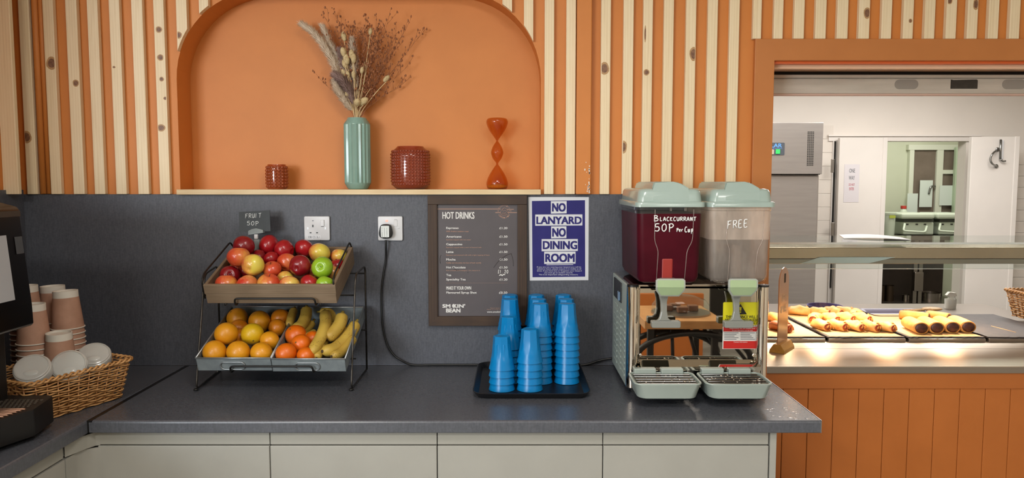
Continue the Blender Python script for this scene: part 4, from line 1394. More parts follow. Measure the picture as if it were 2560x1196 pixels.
def apple_bm(R, seed):
    b = B()
    n = 18; pr = []
    for i in range(n + 1):
        a_ = -PI / 2 + PI * i / n
        rad = math.cos(a_) * (1.0 - .10 * max(0, -math.sin(a_)) ** 1.2)
        z = math.sin(a_) * .90
        if a_ > 0: z -= .30 * math.exp(-(math.cos(a_) / .24) ** 2)
        else: z += .20 * math.exp(-(math.cos(a_) / .22) ** 2)
        pr.append((max(0, rad) if 0 < i < n else 0, z))
    rd = random.Random(seed); ph = rd.uniform(0, 6)
    lathe(b, [(r_ * R, z * R) for r_, z in pr], 24, mod=lambda k_, a_, z: 1 + .018 * math.cos(5 * a_ + ph) * (1 if z < 0 else .4) + .02 * math.cos(2 * a_ + ph))
    return b
def slope_z(o_, y, w=0):   # height of the tilted floor at depth y
    return o_.z + (y - o_.y) * math.tan(T20) + w / math.cos(T20)
def c4(x, y_): return 500 + x / 5.2, 560 + y_ / 5.2
# centre in the photograph, radius px of crop, skin, depth of its row, where its stalk points (x,y,z), label
apples = [
 (590, 262, 128, 'orange', -.095, (-.2, .1, 1), 'apple with a stalk at the back left of the crate, under the chalk sign'),
 (565, 300, 140, 'dark', -.130, (.3, 1, .4), 'dark red apple in front of the one under the chalk sign'),
 (505, 455, 146, 'orange', -.215, (0, .15, 1), 'smooth orange red apple on the left of the heap'),
 (698, 562, 152, 'yellow', -.255, (.1, .92, .35), 'yellow green apple showing its blossom end, left middle of the heap'),
 (935, 275, 138, 'red', -.100, (-.9, -.1, .3), 'tallest red apple at the top of the heap with a pale yellow patch'),
 (1085, 345, 136, 'red', -.125, (-.9, .2, .1), 'glossy red apple right of the tallest one'),
 (1125, 510, 132, 'orange', -.195, (.1, .8, .7), 'red and orange apple in the centre of the heap'),
 (1298, 545, 142, 'dark', -.245, (.1, .95, .2), 'maroon apple with a yellow shoulder showing its blossom end, right of centre'),
 (1345, 322, 126, 'red', -.105, (.4, .6, .7), 'plain deep red apple on top, under the empty socket'),
 (1555, 380, 146, 'yellow', -.130, (.2, .4, .9), 'large yellow apple with an orange base, upper right of the heap'),
 (1590, 570, 142, 'green', -.250, (.05, -1, .22), 'bright green apple on top showing its stalk hollow'),
 (1808, 425, 112, 'yellow', -.100, (0, .3, 1), 'yellow apple in the back right corner of the crate'),
 (1785, 545, 100, 'red', -.150, (-.2, -.1, 1), 'small red apple with a stalk against the right side of the crate'),
 (372, 655, 130, 'dark', -.245, (.3, -.9, .3), 'purple red apple on the left side of the crate'),
 (302, 790, 140, 'orange', -.300, (0, .1, 1), 'leftmost apple in the front row'),
 (590, 800, 145, 'blush', -.300, (-.6, .2, .8), 'red and yellow apple second from the left in the front row'),
 (890, 785, 155, 'orange', -.300, (.15, -.2, 1), 'large orange red apple with a stalk in the middle of the front row'),
 (1178, 800, 136, 'blush', -.300, (.2, .5, .8), 'pink and yellow apple in the front row, right of the large one'),
 (1430, 780, 126, 'red', -.300, (.5, .3, .8), 'red apple in the front row next to the half hidden green one'),
 (1640, 800, 122, 'green', -.300, (.3, .4, .9), 'green apple in the front right corner of the crate'),
 (770, 440, 110, 'dark', -.150, (.9, .2, .3), 'dark red apple behind the yellow green one'),
 (935, 450, 100, 'red', -.165, (-.8, .3, .5), 'red apple deep in the heap behind the centre'),
 (925, 590, 118, 'orange', -.235, (-.1, -.4, .9), 'orange yellow apple with its stalk up, left of centre'),
 (1105, 715, 110, 'yellow', -.235, (.1, .5, .8), 'yellow apple low in the heap behind the front row'),
 (1730, 650, 98, 'blush', -.19, (.5, .3, .8), 'yellow apple wedged between the green ones and the crate side'),
 (555, 680, 80, 'red', -.215, (.5, .5, .5), 'red apple low in the heap behind the front row, left'),
 (1450, 625, 105, 'blush', -.19, (-.4, .6, .6), 'orange pink apple low in the heap beside the green one'),
 (420, 590, 80, 'blush', -.165, (-.5, -.5, .6), 'pale red apple underneath the smooth orange one'),
]
def relax(items, floor, bounds, it=420):
    """settle a heap: spheres keep their line of sight as far as they can but may not overlap"""
    for _ in range(it):
        for i in range(len(items)):
            for j in range(i + 1, len(items)):
                a_, b_ = items[i], items[j]
                d = b_['p'] - a_['p']; l = d.length
                need = (a_['r'] + b_['r']) * .955
                if l < need and l > 1e-6:
                    ra, rb2 = (a_['p'] - CAM).normalized(), (b_['p'] - CAM).normalized()
                    push = d / l * (need - l) * .5
                    def soft(v, ray): al = ray * v.dot(ray); return al + (v - al) * .12
                    a_['p'] -= soft(push, ra); b_['p'] += soft(push, rb2)
        for a_ in items:
            x0_, x1_, y0_, y1_ = bounds(a_)
            p = a_['p']
            p.x = min(max(p.x, x0_ + a_['r']), x1_ - a_['r'])
            p.y = min(max(p.y, y0_), y1_)
            m_ = floor(p.y) + a_['r'] * 1.02
            if p.z < m_: p.z = m_
items = []
for i, (x, y_, r_, kind, yy, up, lab) in enumerate(apples):
    p = P(*c4(x, y_), y=yy)
    dist = (p - CAM).dot(Vector((0, math.cos(PITCH), -math.sin(PITCH))))
    items.append(dict(p=p, r=min(.037, max(.026, r_ / 5.2 * dist / F)), k=kind, up=up, lab=lab, i=i))
cf = lambda y: slope_z(CR['o'], y, -CR['h'] + .008)
relax(items, cf, lambda a_: (CR['x0'] + .012, CR['x1'] - .012, CR['o'].y + .016 + a_['r'] * .90, CR['o'].y + .258 - a_['r'] * .5))
DBG = []
for a_ in items:
    up = Vector(a_['up']).normalized()
    R_ = up.to_track_quat('Z', 'Y').to_euler()
    b = apple_bm(a_['r'], a_['i'])
    o = obj('apple', b, AM[a_['k']], local=True, smooth=True)
    o.location = a_['p']; o.rotation_euler = R_
    tag(o, a_['lab'], 'apple', 'apples in the wooden crate')
    WM[o.name] = Matrix.Identity(4)
    b = B(); rr = a_['r']
    tube(b, smoothpath([(0, 0, rr * .58), (0, 0, rr * .74), (.002, .001, rr * .90)], 3), .0010, 6)
    obj('stalk', b, m_astem, o, local=True)
    b = B()
    for q in range(5):
        e = 2 * PI * q / 5; tube(b, [(.001 * math.cos(e), .001 * math.sin(e), -rr * .68), (.0028 * math.cos(e), .0028 * math.sin(e), -rr * .73)], .0008, 4)
    obj('blossom_end', b, m_astem, o, local=True)
    if 'pale yellow patch' in a_['lab']:
        pass

def peel(name, a, c):
    m = M(name, a, c, .38, scale=9, bmp=.2, bscale=420, coat=.1)
    return m
OM = {'o': peel('orange_peel', 'e0981a', 'd68e16'), 'l': peel('golden_peel', 'dab01a', 'd0a616'), 'd': peel('shaded_orange_peel', 'd88214', 'ce7812'), 'c': peel('clementine_peel', 'de6a0c', 'd4600a')}  # the darker orange peel paints shade onto fruit deep in the heap
m_scar = M('orange_scar', '6a5a22', rough=.8)
def c5o(x, y_): return 480 + x / 4.784, 740 + y_ / 4.784
oranges = [
 (535, 285, 132, 'o', -.13, 'L', 'orange at the back left of the left tray with its scar showing'),
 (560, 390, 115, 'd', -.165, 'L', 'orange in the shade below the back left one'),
 (815, 310, 142, 'o', -.14, 'L', 'big orange at the back of the left tray'),
 (412, 472, 142, 'o', -.235, 'L', 'large round orange resting on the left of the second row'),
 (722, 472, 138, 'l', -.235, 'L', 'yellowest orange on top of the left tray with a small scar'),
 (265, 715, 150, 'o', -.315, 'L', 'leftmost orange in the front row of the left tray'),
 (556, 715, 147, 'o', -.315, 'L', 'middle orange in the front row of the left tray'),
 (832, 720, 138, 'o', -.315, 'L', 'right orange in the front row of the left tray'),
 (318, 545, 110, 'o', -.235, 'L', 'half hidden orange against the left wall of the left tray'),
 (915, 530, 120, 'o', -.245, 'L', 'orange beside the divider in the left tray'),
 (580, 520, 110, 'd', -.235, 'L', 'orange wedged deep between the two top ones'),
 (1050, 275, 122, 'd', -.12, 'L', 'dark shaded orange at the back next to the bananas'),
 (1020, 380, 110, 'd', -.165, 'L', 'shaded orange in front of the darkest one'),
 (1080, 490, 134, 'c', -.235, 'R', 'large bright clementine on top beside the divider'),
 (1292, 578, 122, 'c', -.262, 'R', 'bright clementine with a star scar next to the spotted banana'),
 (1120, 735, 132, 'c', -.315, 'R', 'clementine in the front left corner of the right tray'),
 (1362, 765, 112, 'c', -.318, 'R', 'small clementine in the front row under the spotted banana'),
 (1420, 570, 80, 'c', -.225, 'R', 'clementine mostly hidden behind the spotted banana'),
]
items = []
for i, (x, y_, r_, kind, yy, tr_, lab) in enumerate(oranges):
    p = P(*c5o(x, y_), y=yy)
    dist = (p - CAM).dot(Vector((0, math.cos(PITCH), -math.sin(PITCH))))
    items.append(dict(p=p, r=.955 * min(.0405, max(.028, r_ / 4.784 * dist / F)), k=kind, lab=lab, tr=tr_, i=i))
tf = lambda y: slope_z(TRO, y, -TRh + .002)
relax(items, tf, lambda a_: ((oL[1] + .003, oL[2] + (.05 if a_['p'].y > -.2 else .0)) if a_['tr'] == 'L' else (oR[1] + .0, oR[2]))+ (TRO.y + .012 + a_['r'] * .86, TRO.y + .30 - a_['r'] * .5))
for a_ in items:
    b = B(); ball(b, (0, 0, 0), a_['r'], (1, 1, .95), 28, 18)
    o = obj('clementine' if a_['k'] == 'c' else 'orange', b, OM[a_['k']], local=True, smooth=True)
    o.location = a_['p']
    up = {0: (-.4, -.5, .7), 4: (.35, -.8, -.45), 6: (-.3, -.85, -.6), 13: (-.35, -.6, .7), 14: (-.25, -.85, .35)}.get(a_['i'], (rng.uniform(-1, 1), rng.uniform(-.2, 1), rng.uniform(0, 1)))
    o.rotation_euler = Vector(up).to_track_quat('Z', 'Y').to_euler()
    tag(o, a_['lab'], 'clementine' if a_['k'] == 'c' else 'orange', 'citrus fruit on the lower tier')
    WM[o.name] = Matrix.Identity(4)
    b = B()
    for q in range(5):
        e = 2 * PI * q / 5; tube(b, [(0, 0, a_['r'] * .948), (.0032 * math.cos(e), .0032 * math.sin(e), a_['r'] * .943)], .0010, 4)
    obj('stem_scar', b, m_scar, o, local=True)

m_ban = None
def banana_mat():
    m, nt, bs, out_ = newmat('spotted_banana_skin')
    v = coords(nt, (1, 1, 1), True)
    n1 = ntex(nt, v, 12, 3)
    vo = nt.nodes.new('ShaderNodeTexVoronoi'); vo.inputs['Scale'].default_value = 170
    nt.links.new(v, vo.inputs['Vector'])
    base = ramp(nt, n1, [(.3, 'c2a244'), (.55, 'b8963e'), (.75, 'a07e34')])
    lt = nt.nodes.new('ShaderNodeMath'); lt.operation = 'LESS_THAN'; lt.inputs[1].default_value = .20
    nt.links.new(vo.outputs['Distance'], lt.inputs[0])
    n2 = ntex(nt, v, 28, 2)
    gt = nt.nodes.new('ShaderNodeMath'); gt.operation = 'GREATER_THAN'; gt.inputs[1].default_value = .56
    nt.links.new(n2, gt.inputs[0])
    mu = nt.nodes.new('ShaderNodeMath'); mu.operation = 'MULTIPLY'
    nt.links.new(lt.outputs[0], mu.inputs[0]); nt.links.new(gt.outputs[0], mu.inputs[1])
    mx = nt.nodes.new('ShaderNodeMix'); mx.data_type = 'RGBA'
    nt.links.new(mu.outputs[0], mx.inputs['Factor']); nt.links.new(base, mx.inputs['A'])
    mx.inputs['B'].default_value = lin('5a3a1a')
    nt.links.new(mx.outputs['Result'], bs.inputs['Base Color'])
    bs.inputs['Roughness'].default_value = .5
    return m
m_ban = banana_mat()
m_btip = M('banana_tip', '3a2a16', '4a3820', .8, scale=90)
# centre line in the photograph with depth planes, thickness px, which end carries the stalk
bananas = [
 ([(1590, 205), (1600, 300), (1575, 420), (1510, 560), (1425, 690)], [-.135, -.185, -.235, -.275, -.325], 66, 'spotted banana lying front centre across the right tray'),
 ([(1795, 235), (1770, 330), (1700, 430), (1610, 515)], [-.165, -.195, -.225, -.25], 70, 'upright freckled banana right of the front spotted one'),
 ([(1960, 330), (1900, 440), (1800, 560), (1690, 640), (1560, 665)], [-.155, -.195, -.235, -.275, -.31], 68, 'biggest plain yellow banana on the right of the tray'),
 ([(1930, 500), (1860, 600), (1770, 690), (1670, 725)], [-.215, -.25, -.285, -.318], 54, 'shaded banana underneath the biggest one'),
 ([(1370, 160), (1360, 250), (1310, 350), (1220, 410)], [-.105, -.14, -.18, -.215], 66, 'plain banana at the back middle below the crate hook'),
 ([(1220, 170), (1190, 250), (1160, 370)], [-.09, -.125, -.165], 48, 'dark shaded banana at the back beside the orange'),
 ([(1440, 320), (1390, 390), (1320, 440)], [-.135, -.16, -.185], 46, 'banana in the shade in the middle of the bunch'),
 ([(1480, 440), (1420, 470), (1350, 500)], [-.185, -.20, -.215], 46, 'short yellow banana end beside the large clementine'),
 ([(1570, 600), (1520, 690), (1490, 745)], [-.265, -.30, -.322], 44, 'spotted banana tip low at the front under the others'),
 ([(1660, 330), (1640, 440), (1590, 540), (1530, 620)], [-.155, -.19, -.22, -.245], 50, 'shaded banana underneath the freckled upright one'),
 ([(1850, 400), (1790, 520), (1700, 600)], [-.165, -.20, -.23], 52, 'banana lying in the shade between the freckled one and the biggest one'),
 ([(1540, 190), (1640, 190), (1690, 260), (1700, 330)], [-.10, -.115, -.13, -.15], 42, 'curved banana at the back whose stalk joins the bunch'),
]
for pts, yy, th, lab in bananas:
    cl = []
    for (x, y_), yv in zip(pts, yy):
        p = P(*c5o(x, y_), y=yv)
        m_ = slope_z(TRO, p.y, -TRh) + .020
        if p.z < m_: p.z = m_
        cl.append(p)
    path = smoothpath(cl, 7)
    n = len(path)
    rad = 1.14 * th / 4.784 * 2.33 / F
    rs = []
    for i in range(n):
        f = i / (n - 1)
        e = min(f / .10, (1 - f) / .16, 1)
        rs.append(rad * (.30 + .70 * math.sin(e * PI / 2) ** .8) if e < 1 else rad)
    b = B(); tube(b, path, rs, 10)
    # five soft ridges
    t = thing('banana', lab, 'banana', path[n // 2], group='bananas on the lower tier')
    o = obj('peel', b, m_ban, t, smooth=True)
    d0 = (path[0] - path[2]).normalized(); d1 = (path[-1] - path[-3]).normalized()
    b = B(); tube(b, [path[0] - d0 * .002, path[0] + d0 * .006, path[0] + d0 * .016], [rad * .36, rad * .26, rad * .30], 8); obj('stalk', b, M('banana_stalk', 'a08a3c', rough=.6) if 'banana_stalk' not in bpy.data.materials else bpy.data.materials['banana_stalk'], t)
    b = B(); tube(b, [path[-1] - d1 * .003, path[-1] + d1 * .003], [rad * .34, rad * .22], 8); obj('tip', b, m_btip, t)

# ------------------------------------------------------------------ chalk sign on a clip
def c7(x, y_): return 580 + x / 9.2, 510 + y_ / 9.2
SY = -.092
q_ = [P(*c7(160, 188), y=SY + .01), P(*c7(865, 148), y=SY + .01), P(*c7(888, 628), y=SY), P(*c7(165, 660), y=SY)]
t = thing('chalkboard_sign', 'small black chalkboard fruit price sign held by a clear clip in the crate', 'sign', (q_[0] + q_[1] + q_[2] + q_[3]) / 4)
b = B()
fr = [b.verts.new(p) for p in q_]; bk = [b.verts.new(p + Vector((0, .003, 0))) for p in q_]
b.faces.new(fr); b.faces.new(bk[::-1])
for i in range(4): b.faces.new([fr[i], bk[i], bk[(i + 1) % 4], fr[(i + 1) % 4]])
bd = obj('board', b, M('chalkboard', '2a2f31', '30363a', .6, scale=20), t)
b = B()
def hwp(s, x0_, x1_, y0_, y1_, slope):
    p0, p1 = P(*c7(x0_, y1_), y=SY + .004), P(*c7(x1_, y0_), y=SY + .008)
    tb = B(); hand(tb, s, p0.x, p1.x, p0.z, p1.z, 0, .0009, slope)
    for v in tb.verts:
        f = (v.co.z - q_[3].z) / (q_[0].z - q_[3].z)
        v.co.y += SY + .01 * f - .0006
    merge(b, tb)
hwp('FRUIT', 300, 690, 232, 335, .05); hwp('50P', 350, 640, 398, 490, -.02)
obj('lettering', b, M('chalk_white', 'dfe3e2', rough=.8), bd)
m_acr = clear('clear_clip_plastic', 'eef4f2', .35, 'c4cecc', .04)
b = B(); pc = [P(*c7(x, y_), y=SY - .006) for x, y_ in ((378, 715), (378, 622), (460, 580), (560, 560), (650, 580), (718, 598), (720, 668))]
prism(b, [(p.x, p.z) for p in pc], 'y', SY - .010, SY + .012, .001); obj('clip_jaw', b, m_acr, t)
b = B(); a_, c_ = P(*c7(515, 808), y=SY - .004), P(*c7(598, 700), y=SY - .004); box(b, a_.x, c_.x, SY - .008, SY, a_.z, c_.z, .002); obj('clip_stem', b, m_wplastic, t)
b = B(); a_, c_ = P(*c7(520, 1060), y=SY - .004), P(*c7(640, 815), y=SY - .004); box(b, a_.x, c_.x, SY - .010, SY + .004, a_.z - .06, c_.z, .002); obj('clip_base', b, m_acr, t)
# ------------------------------------------------------------------ twin drinks dispenser
m_lidp = M('pale_grey_green_plastic', '9fb0a8', '9aaba3', .22, scale=8, coat=.3)
m_body = M('pale_grey_green_paint', 'a9b4ac', 'a4afa7', .35, scale=10)
m_trayp = M('grey_green_tray_plastic', '9ba59d', '96a098', .4, scale=9)
m_chrome = M('polished_chrome', 'd8cfc4', rough=.05, metal=1.0)
m_mirror = M('mirror_polished_steel', 'e2dccf', rough=.015, metal=1.0)
m_bowl = clear('clear_bowl_plastic', 'f8f8f6', .03, 'e8e6e2', .04)
m_mist = clear('misted_bowl_plastic', 'fdfaf6', .52, 'ffeedf', .06, noise_scale=22, lo=.35, hi=.7, extra=.25, translucent=True)
m_juice = M('blackcurrant_juice', '4a101c', '3c0b15', .35, scale=9, spec=.12)
m_water = clear('water', 'e4deda', .42, 'dccfc6', .03, noise_scale=20, lo=.45, hi=.7, extra=.25, translucent=True)
m_tapg = M('pale_green_tap', 'a3b88e', '9fb48a', .35, scale=12)
m_tapgrey = clear('grey_tap_plastic', 'c8c8c2', .80, '8f918a', .15)
DF, DB = -.385, -.045
X0 = P(1569, 860, y=DF).x; X1 = P(1917, 860, y=DF).x
ZB = .925; ZT = P(1740, 716, y=DF).z
disp = thing('drinks_dispenser', 'twin bowl chrome drinks dispenser with blackcurrant and water bowls on the right of the worktop', 'drinks dispenser', ((X0 + X1) / 2, (DF + DB) / 2, WT))
b = B(); box(b, X0 + .016, X1 - .016, DF + .035, DB, ZB, ZT - .012, .002); obj('body', b, m_chrome, disp)
b = B(); box(b, X0 + .004, X1 - .004, DF + .02, DB, ZT - .013, ZT + .004, .003); obj('top_deck', b, m_chrome, disp)
# side panels
for x, s in ((X0, -1), (X1, 1)):
    b = B()
    box(b, min(x, x - s * .016), max(x, x - s * .016), DF + .022, DB + .002, ZB - .004, ZT, .003)
    for i in range(11):
        for j in range(3):
            yc = DF + .085 + j * .085; zc_ = ZB + .022 + i * .0195
            prism(b, [(yc - .034, zc_), (yc + .034, zc_ + .004), (yc + .034, zc_ + .010), (yc - .034, zc_ + .0075)], 'x', x, x + s * .0022, .0008, seg=1)
    obj('side_panel', b, m_body, disp)
b = B(); box(b, X0 - .0015, X0 + .004, DF + .012, DF + .0215, ZB, ZT - .004); obj('blue_film_strip', b, M('blue_film', '2a5f86', rough=.3), disp, label='strip of blue protective film')
sa, sb = P(1535, 697, x=X0), P(1553, 757, x=X0)
b = B(); box(b, X0 - .004, X0 + .002, P(1555, 720, x=X0).y, P(1537, 720, x=X0).y, sb.z, P(1545, 700, x=X0).z, .002)
sw = obj('switch_panel', b, m_black, disp)
b = B(); yc = P(1551, 740, x=X0).y; box(b, X0 - .009, X0 - .0035, yc - .018, yc + .012, sb.z + .005, sb.z + .035, .003); obj('rocker_switch', b, M('smoky_blue_switch', '6f8aa6', rough=.15, coat=.5), sw)
for px in (1582, 1907):
    x = P(px, 860, y=DF).x
    b = B(); lathe(b, [(0, ZB), (.0175, ZB), (.0175, ZT - .003), (0, ZT - .003)], 28, (x, DF + .012, 0)); obj('chrome_column', b, m_chrome, disp, angle=40)
    b = B(); lathe(b, [(0, ZT - .003), (.0182, ZT - .003), (.0182, ZT + .003), (0, ZT + .003)], 28, (x, DF + .012, 0)); obj('black_cap', b, m_black, disp, angle=40)
MZ0 = P(1740, 902, y=DF + .02).z
mx0, mx1 = P(1598, 860, y=DF + .02).x, P(1895, 860, y=DF + .02).x
b = B(); box(b, mx0, mx1, DF + .020, DF + .034, MZ0 - .03, ZT - .003, .0008); mir = obj('mirror_front', b, m_mirror, disp)
for px in (1601, 1884):
    b = B(); p = P(px, 888, y=DF + .02); ball(b, (p.x, DF + .0205, p.z), .0052, (1, .5, 1), 12, 6); obj('screw', b, m_chrome, mir)
b = B(); p0 = P(1597, 900, y=DF + .018); p1 = P(1894, 918, y=DF - .012)
f = [(mx0, DF + .0195, p0.z), (mx1, DF + .0195, p0.z), (mx1, DF - .012, p1.z), (mx0, DF - .012, p1.z)]
t_ = [Vector(v) for v in f]; lo_ = [v + Vector((0, 0, -.003)) for v in t_]
loft(b, [lo_, t_], True, True); box(b, mx0, mx1, DF - .0125, DF - .0095, p1.z - .012, p1.z)
obj('chrome_ledge', b, m_mirror, disp, label='sloping chrome ledge')
b = B(); box(b, X0 + .02, X1 - .02, DF - .004, DF + .02, ZB, p1.z - .004, .002); obj('base_front', b, m_chrome, disp)
for x in (X0 + .03, X1 - .03):
    for y_ in (DF + .05, DB - .04):
        b = B(); lathe(b, [(0, WT + .0005), (.016, WT + .0005), (.018, ZB), (0, ZB)], 16, (x, y_, 0)); obj('rubber_foot', b, m_black, disp)
# stickers on the mirror
def m_(n): return bpy.data.materials[n]
MYs = DF + .0195
def st(bm, x0_, y0_, x1_, y1_, lift, mat=0, rad=0):
    a_, c_ = P(x0_, y0_, y=MYs), P(x1_, y1_, y=MYs)
    if rad: prism(bm, rrect(a_.x, c_.x, c_.z, a_.z, rad), 'y', MYs - lift, MYs - lift + .0004, mat=mat)
    else: box(bm, a_.x, c_.x, MYs - lift, MYs - lift + .0004, c_.z, a_.z, mat=mat)
def tx(bm, s, x0_, y0_, x1_, y1_, lift, bold=0.0, mat=0):
    a_, c_ = P(x0_, y1_, y=MYs), P(x1_, y0_, y=MYs); text(bm, s, a_.x, c_.x, a_.z, c_.z, MYs - lift, bold, mat)
b = B(); st(b, 1808, 756, 1893, 813, .0006, 0, .004)
ys_ = obj('warning_sticker', b, M('yellow_sticker', 'cfc620', rough=.35), mir, label='yellow descaling warning sticker')
b = B()
tri = [P(*p, y=MYs) for p in ((1851, 760), (1836, 786.5), (1867, 786.5))]
fc = b.faces.new([b.verts.new((p.x, MYs - .0009, p.z)) for p in tri])
tx(b, 'THIS APPLIANCE WILL', 1814, 789, 1889, 796, .0009, .03); tx(b, 'NEED TO BE DESCALED', 1813, 797, 1890, 804, .0009, .03); tx(b, 'WHEN LIGHT IS', 1824, 806, 1887, 811, .0009, .02)
a_, c_ = P(1849, 782, y=MYs), P(1853, 768, y=MYs)
pts = [(a_.x, a_.z + .006), (c_.x, a_.z + .006), (c_.x + .001, c_.z), (a_.x - .001, c_.z)]
fc = b.faces.new([b.verts.new((p[0], MYs - .0012, p[1])) for p in pts]); fc.material_index = 1
fc = b.faces.new([b.verts.new((p[0], MYs - .0012, p[1])) for p in [(a_.x, a_.z), (c_.x, a_.z), (c_.x, a_.z + .0035), (a_.x, a_.z + .0035)]]); fc.material_index = 1
obj('warning_print', b, [m_black, m_('yellow_sticker')], ys_, recalc=False)
b = B(); st(b, 1807, 817, 1891, 873, .0006, 0); rs_ = obj('red_sticker', b, M('sticker_white', 'd2cfc9', rough=.4), mir, label='red and white information sticker')
m_red = M('sticker_red', 'b8201c', rough=.4)
b = B(); st(b, 1808.5, 818, 1889.5, 829.5, .0009); st(b, 1808.5, 853, 1889.5, 872, .0009); obj('red_bands', b, m_red, rs_)
b = B()
tx(b, 'Important: for all health and', 1824, 820, 1887, 823.5, .0013, .01); tx(b, 'for your information only see notes', 1830, 825, 1882, 828.5, .0013, .01); tx(b, 'Contact information', 1834, 854, 1868, 857, .0013)
obj('white_print', b, m_('sticker_white'), rs_, recalc=False)
b = B()
for i in range(5):
    for x0_, w in ((1810, 36 - (i % 3) * 5), (1851, 36 - (i * 7 % 4) * 4)): st(b, x0_, 832 + i * 4, x0_ + w, 833.6 + i * 4, .0009)
obj('grey_print', b, m_grey_print, rs_)
tp = [P(*p, y=MYs) for p in ((1812, 828), (1816, 821), (1820, 828))]
# drip trays
def drip(pa, pb, nm):
    yf, yb = -.535, DF - .018
    zr = P(1670, 960, y=yf).z; zb_ = P(1670, 1003, y=yf).z
    xa, xb = P(pa, 960, y=yf).x, P(pb, 960, y=yf).x
    def sec(ins, bow, z, rad, yo=0):
        pts = rrect(xa + ins, xb - ins, yf + ins * .6 + yo, yb - ins * .2, rad, 6)
        return [Vector((x, y_ - bow * (1 - ((x - (xa + xb) / 2) / ((xb - xa) / 2)) ** 2) * (1 if y_ < (yf + yb) / 2 else 0), z)) for x, y_ in pts]
    b = B()
    loft(b, [sec(.022, .012, zb_, .02, .012), sec(.013, .014, zb_ + .006, .024, .004), sec(.003, .014, zr - .006, .02), sec(.0, .014, zr - .003, .02), sec(.0008, .014, zr, .02), sec(.006, .014, zr, .016), sec(.008, .014, zr - .010, .016)], True, True, smooth=True)
    tr_ = obj('drip_tray', b, m_trayp, disp, angle=35)
    b = B()
    n = 5
    for i in range(n):
        y_ = yf + .006 + (yb - yf - .03) * i / (n - 1)
        box(b, xa + .013, xb - .013, y_, y_ + .0105, zr - .0055, zr - .0015, .0008)
    for x in (xa + .05, (xa + xb) / 2, xb - .05): box(b, x - .003, x + .003, yf + .004, yb - .012, zr - .008, zr - .005)
    obj('drip_grid', b, M('wet_black_grid', '2a2321', rough=.08, coat=.8) if 'wet_black_grid' not in bpy.data.materials else m_('wet_black_grid'), tr_)
    b = B()
    for _ in range(26):
        x, y_ = rng.uniform(xa + .02, xb - .02), rng.uniform(yf + .01, yb - .03)
        ball(b, (x, y_, zr - .0014), rng.uniform(.0012, .003), (1.3, 1, .5), 7, 4)
    obj('water_drops', b, m_chrome, tr_)
    b = B()
    w3 = (xb - xa) / 2
    for c in (-.42, .42):
        cx = (xa + xb) / 2 - .004 + c * w3
        box(b, cx - .034, cx + .034, yb - .008, yb + .016, zr - .006, zr + .012, .003)
    obj('hanging_clips', b, m_trayp, tr_)
drip(1586, 1758, 'left'); drip(1766, 1936, 'right')
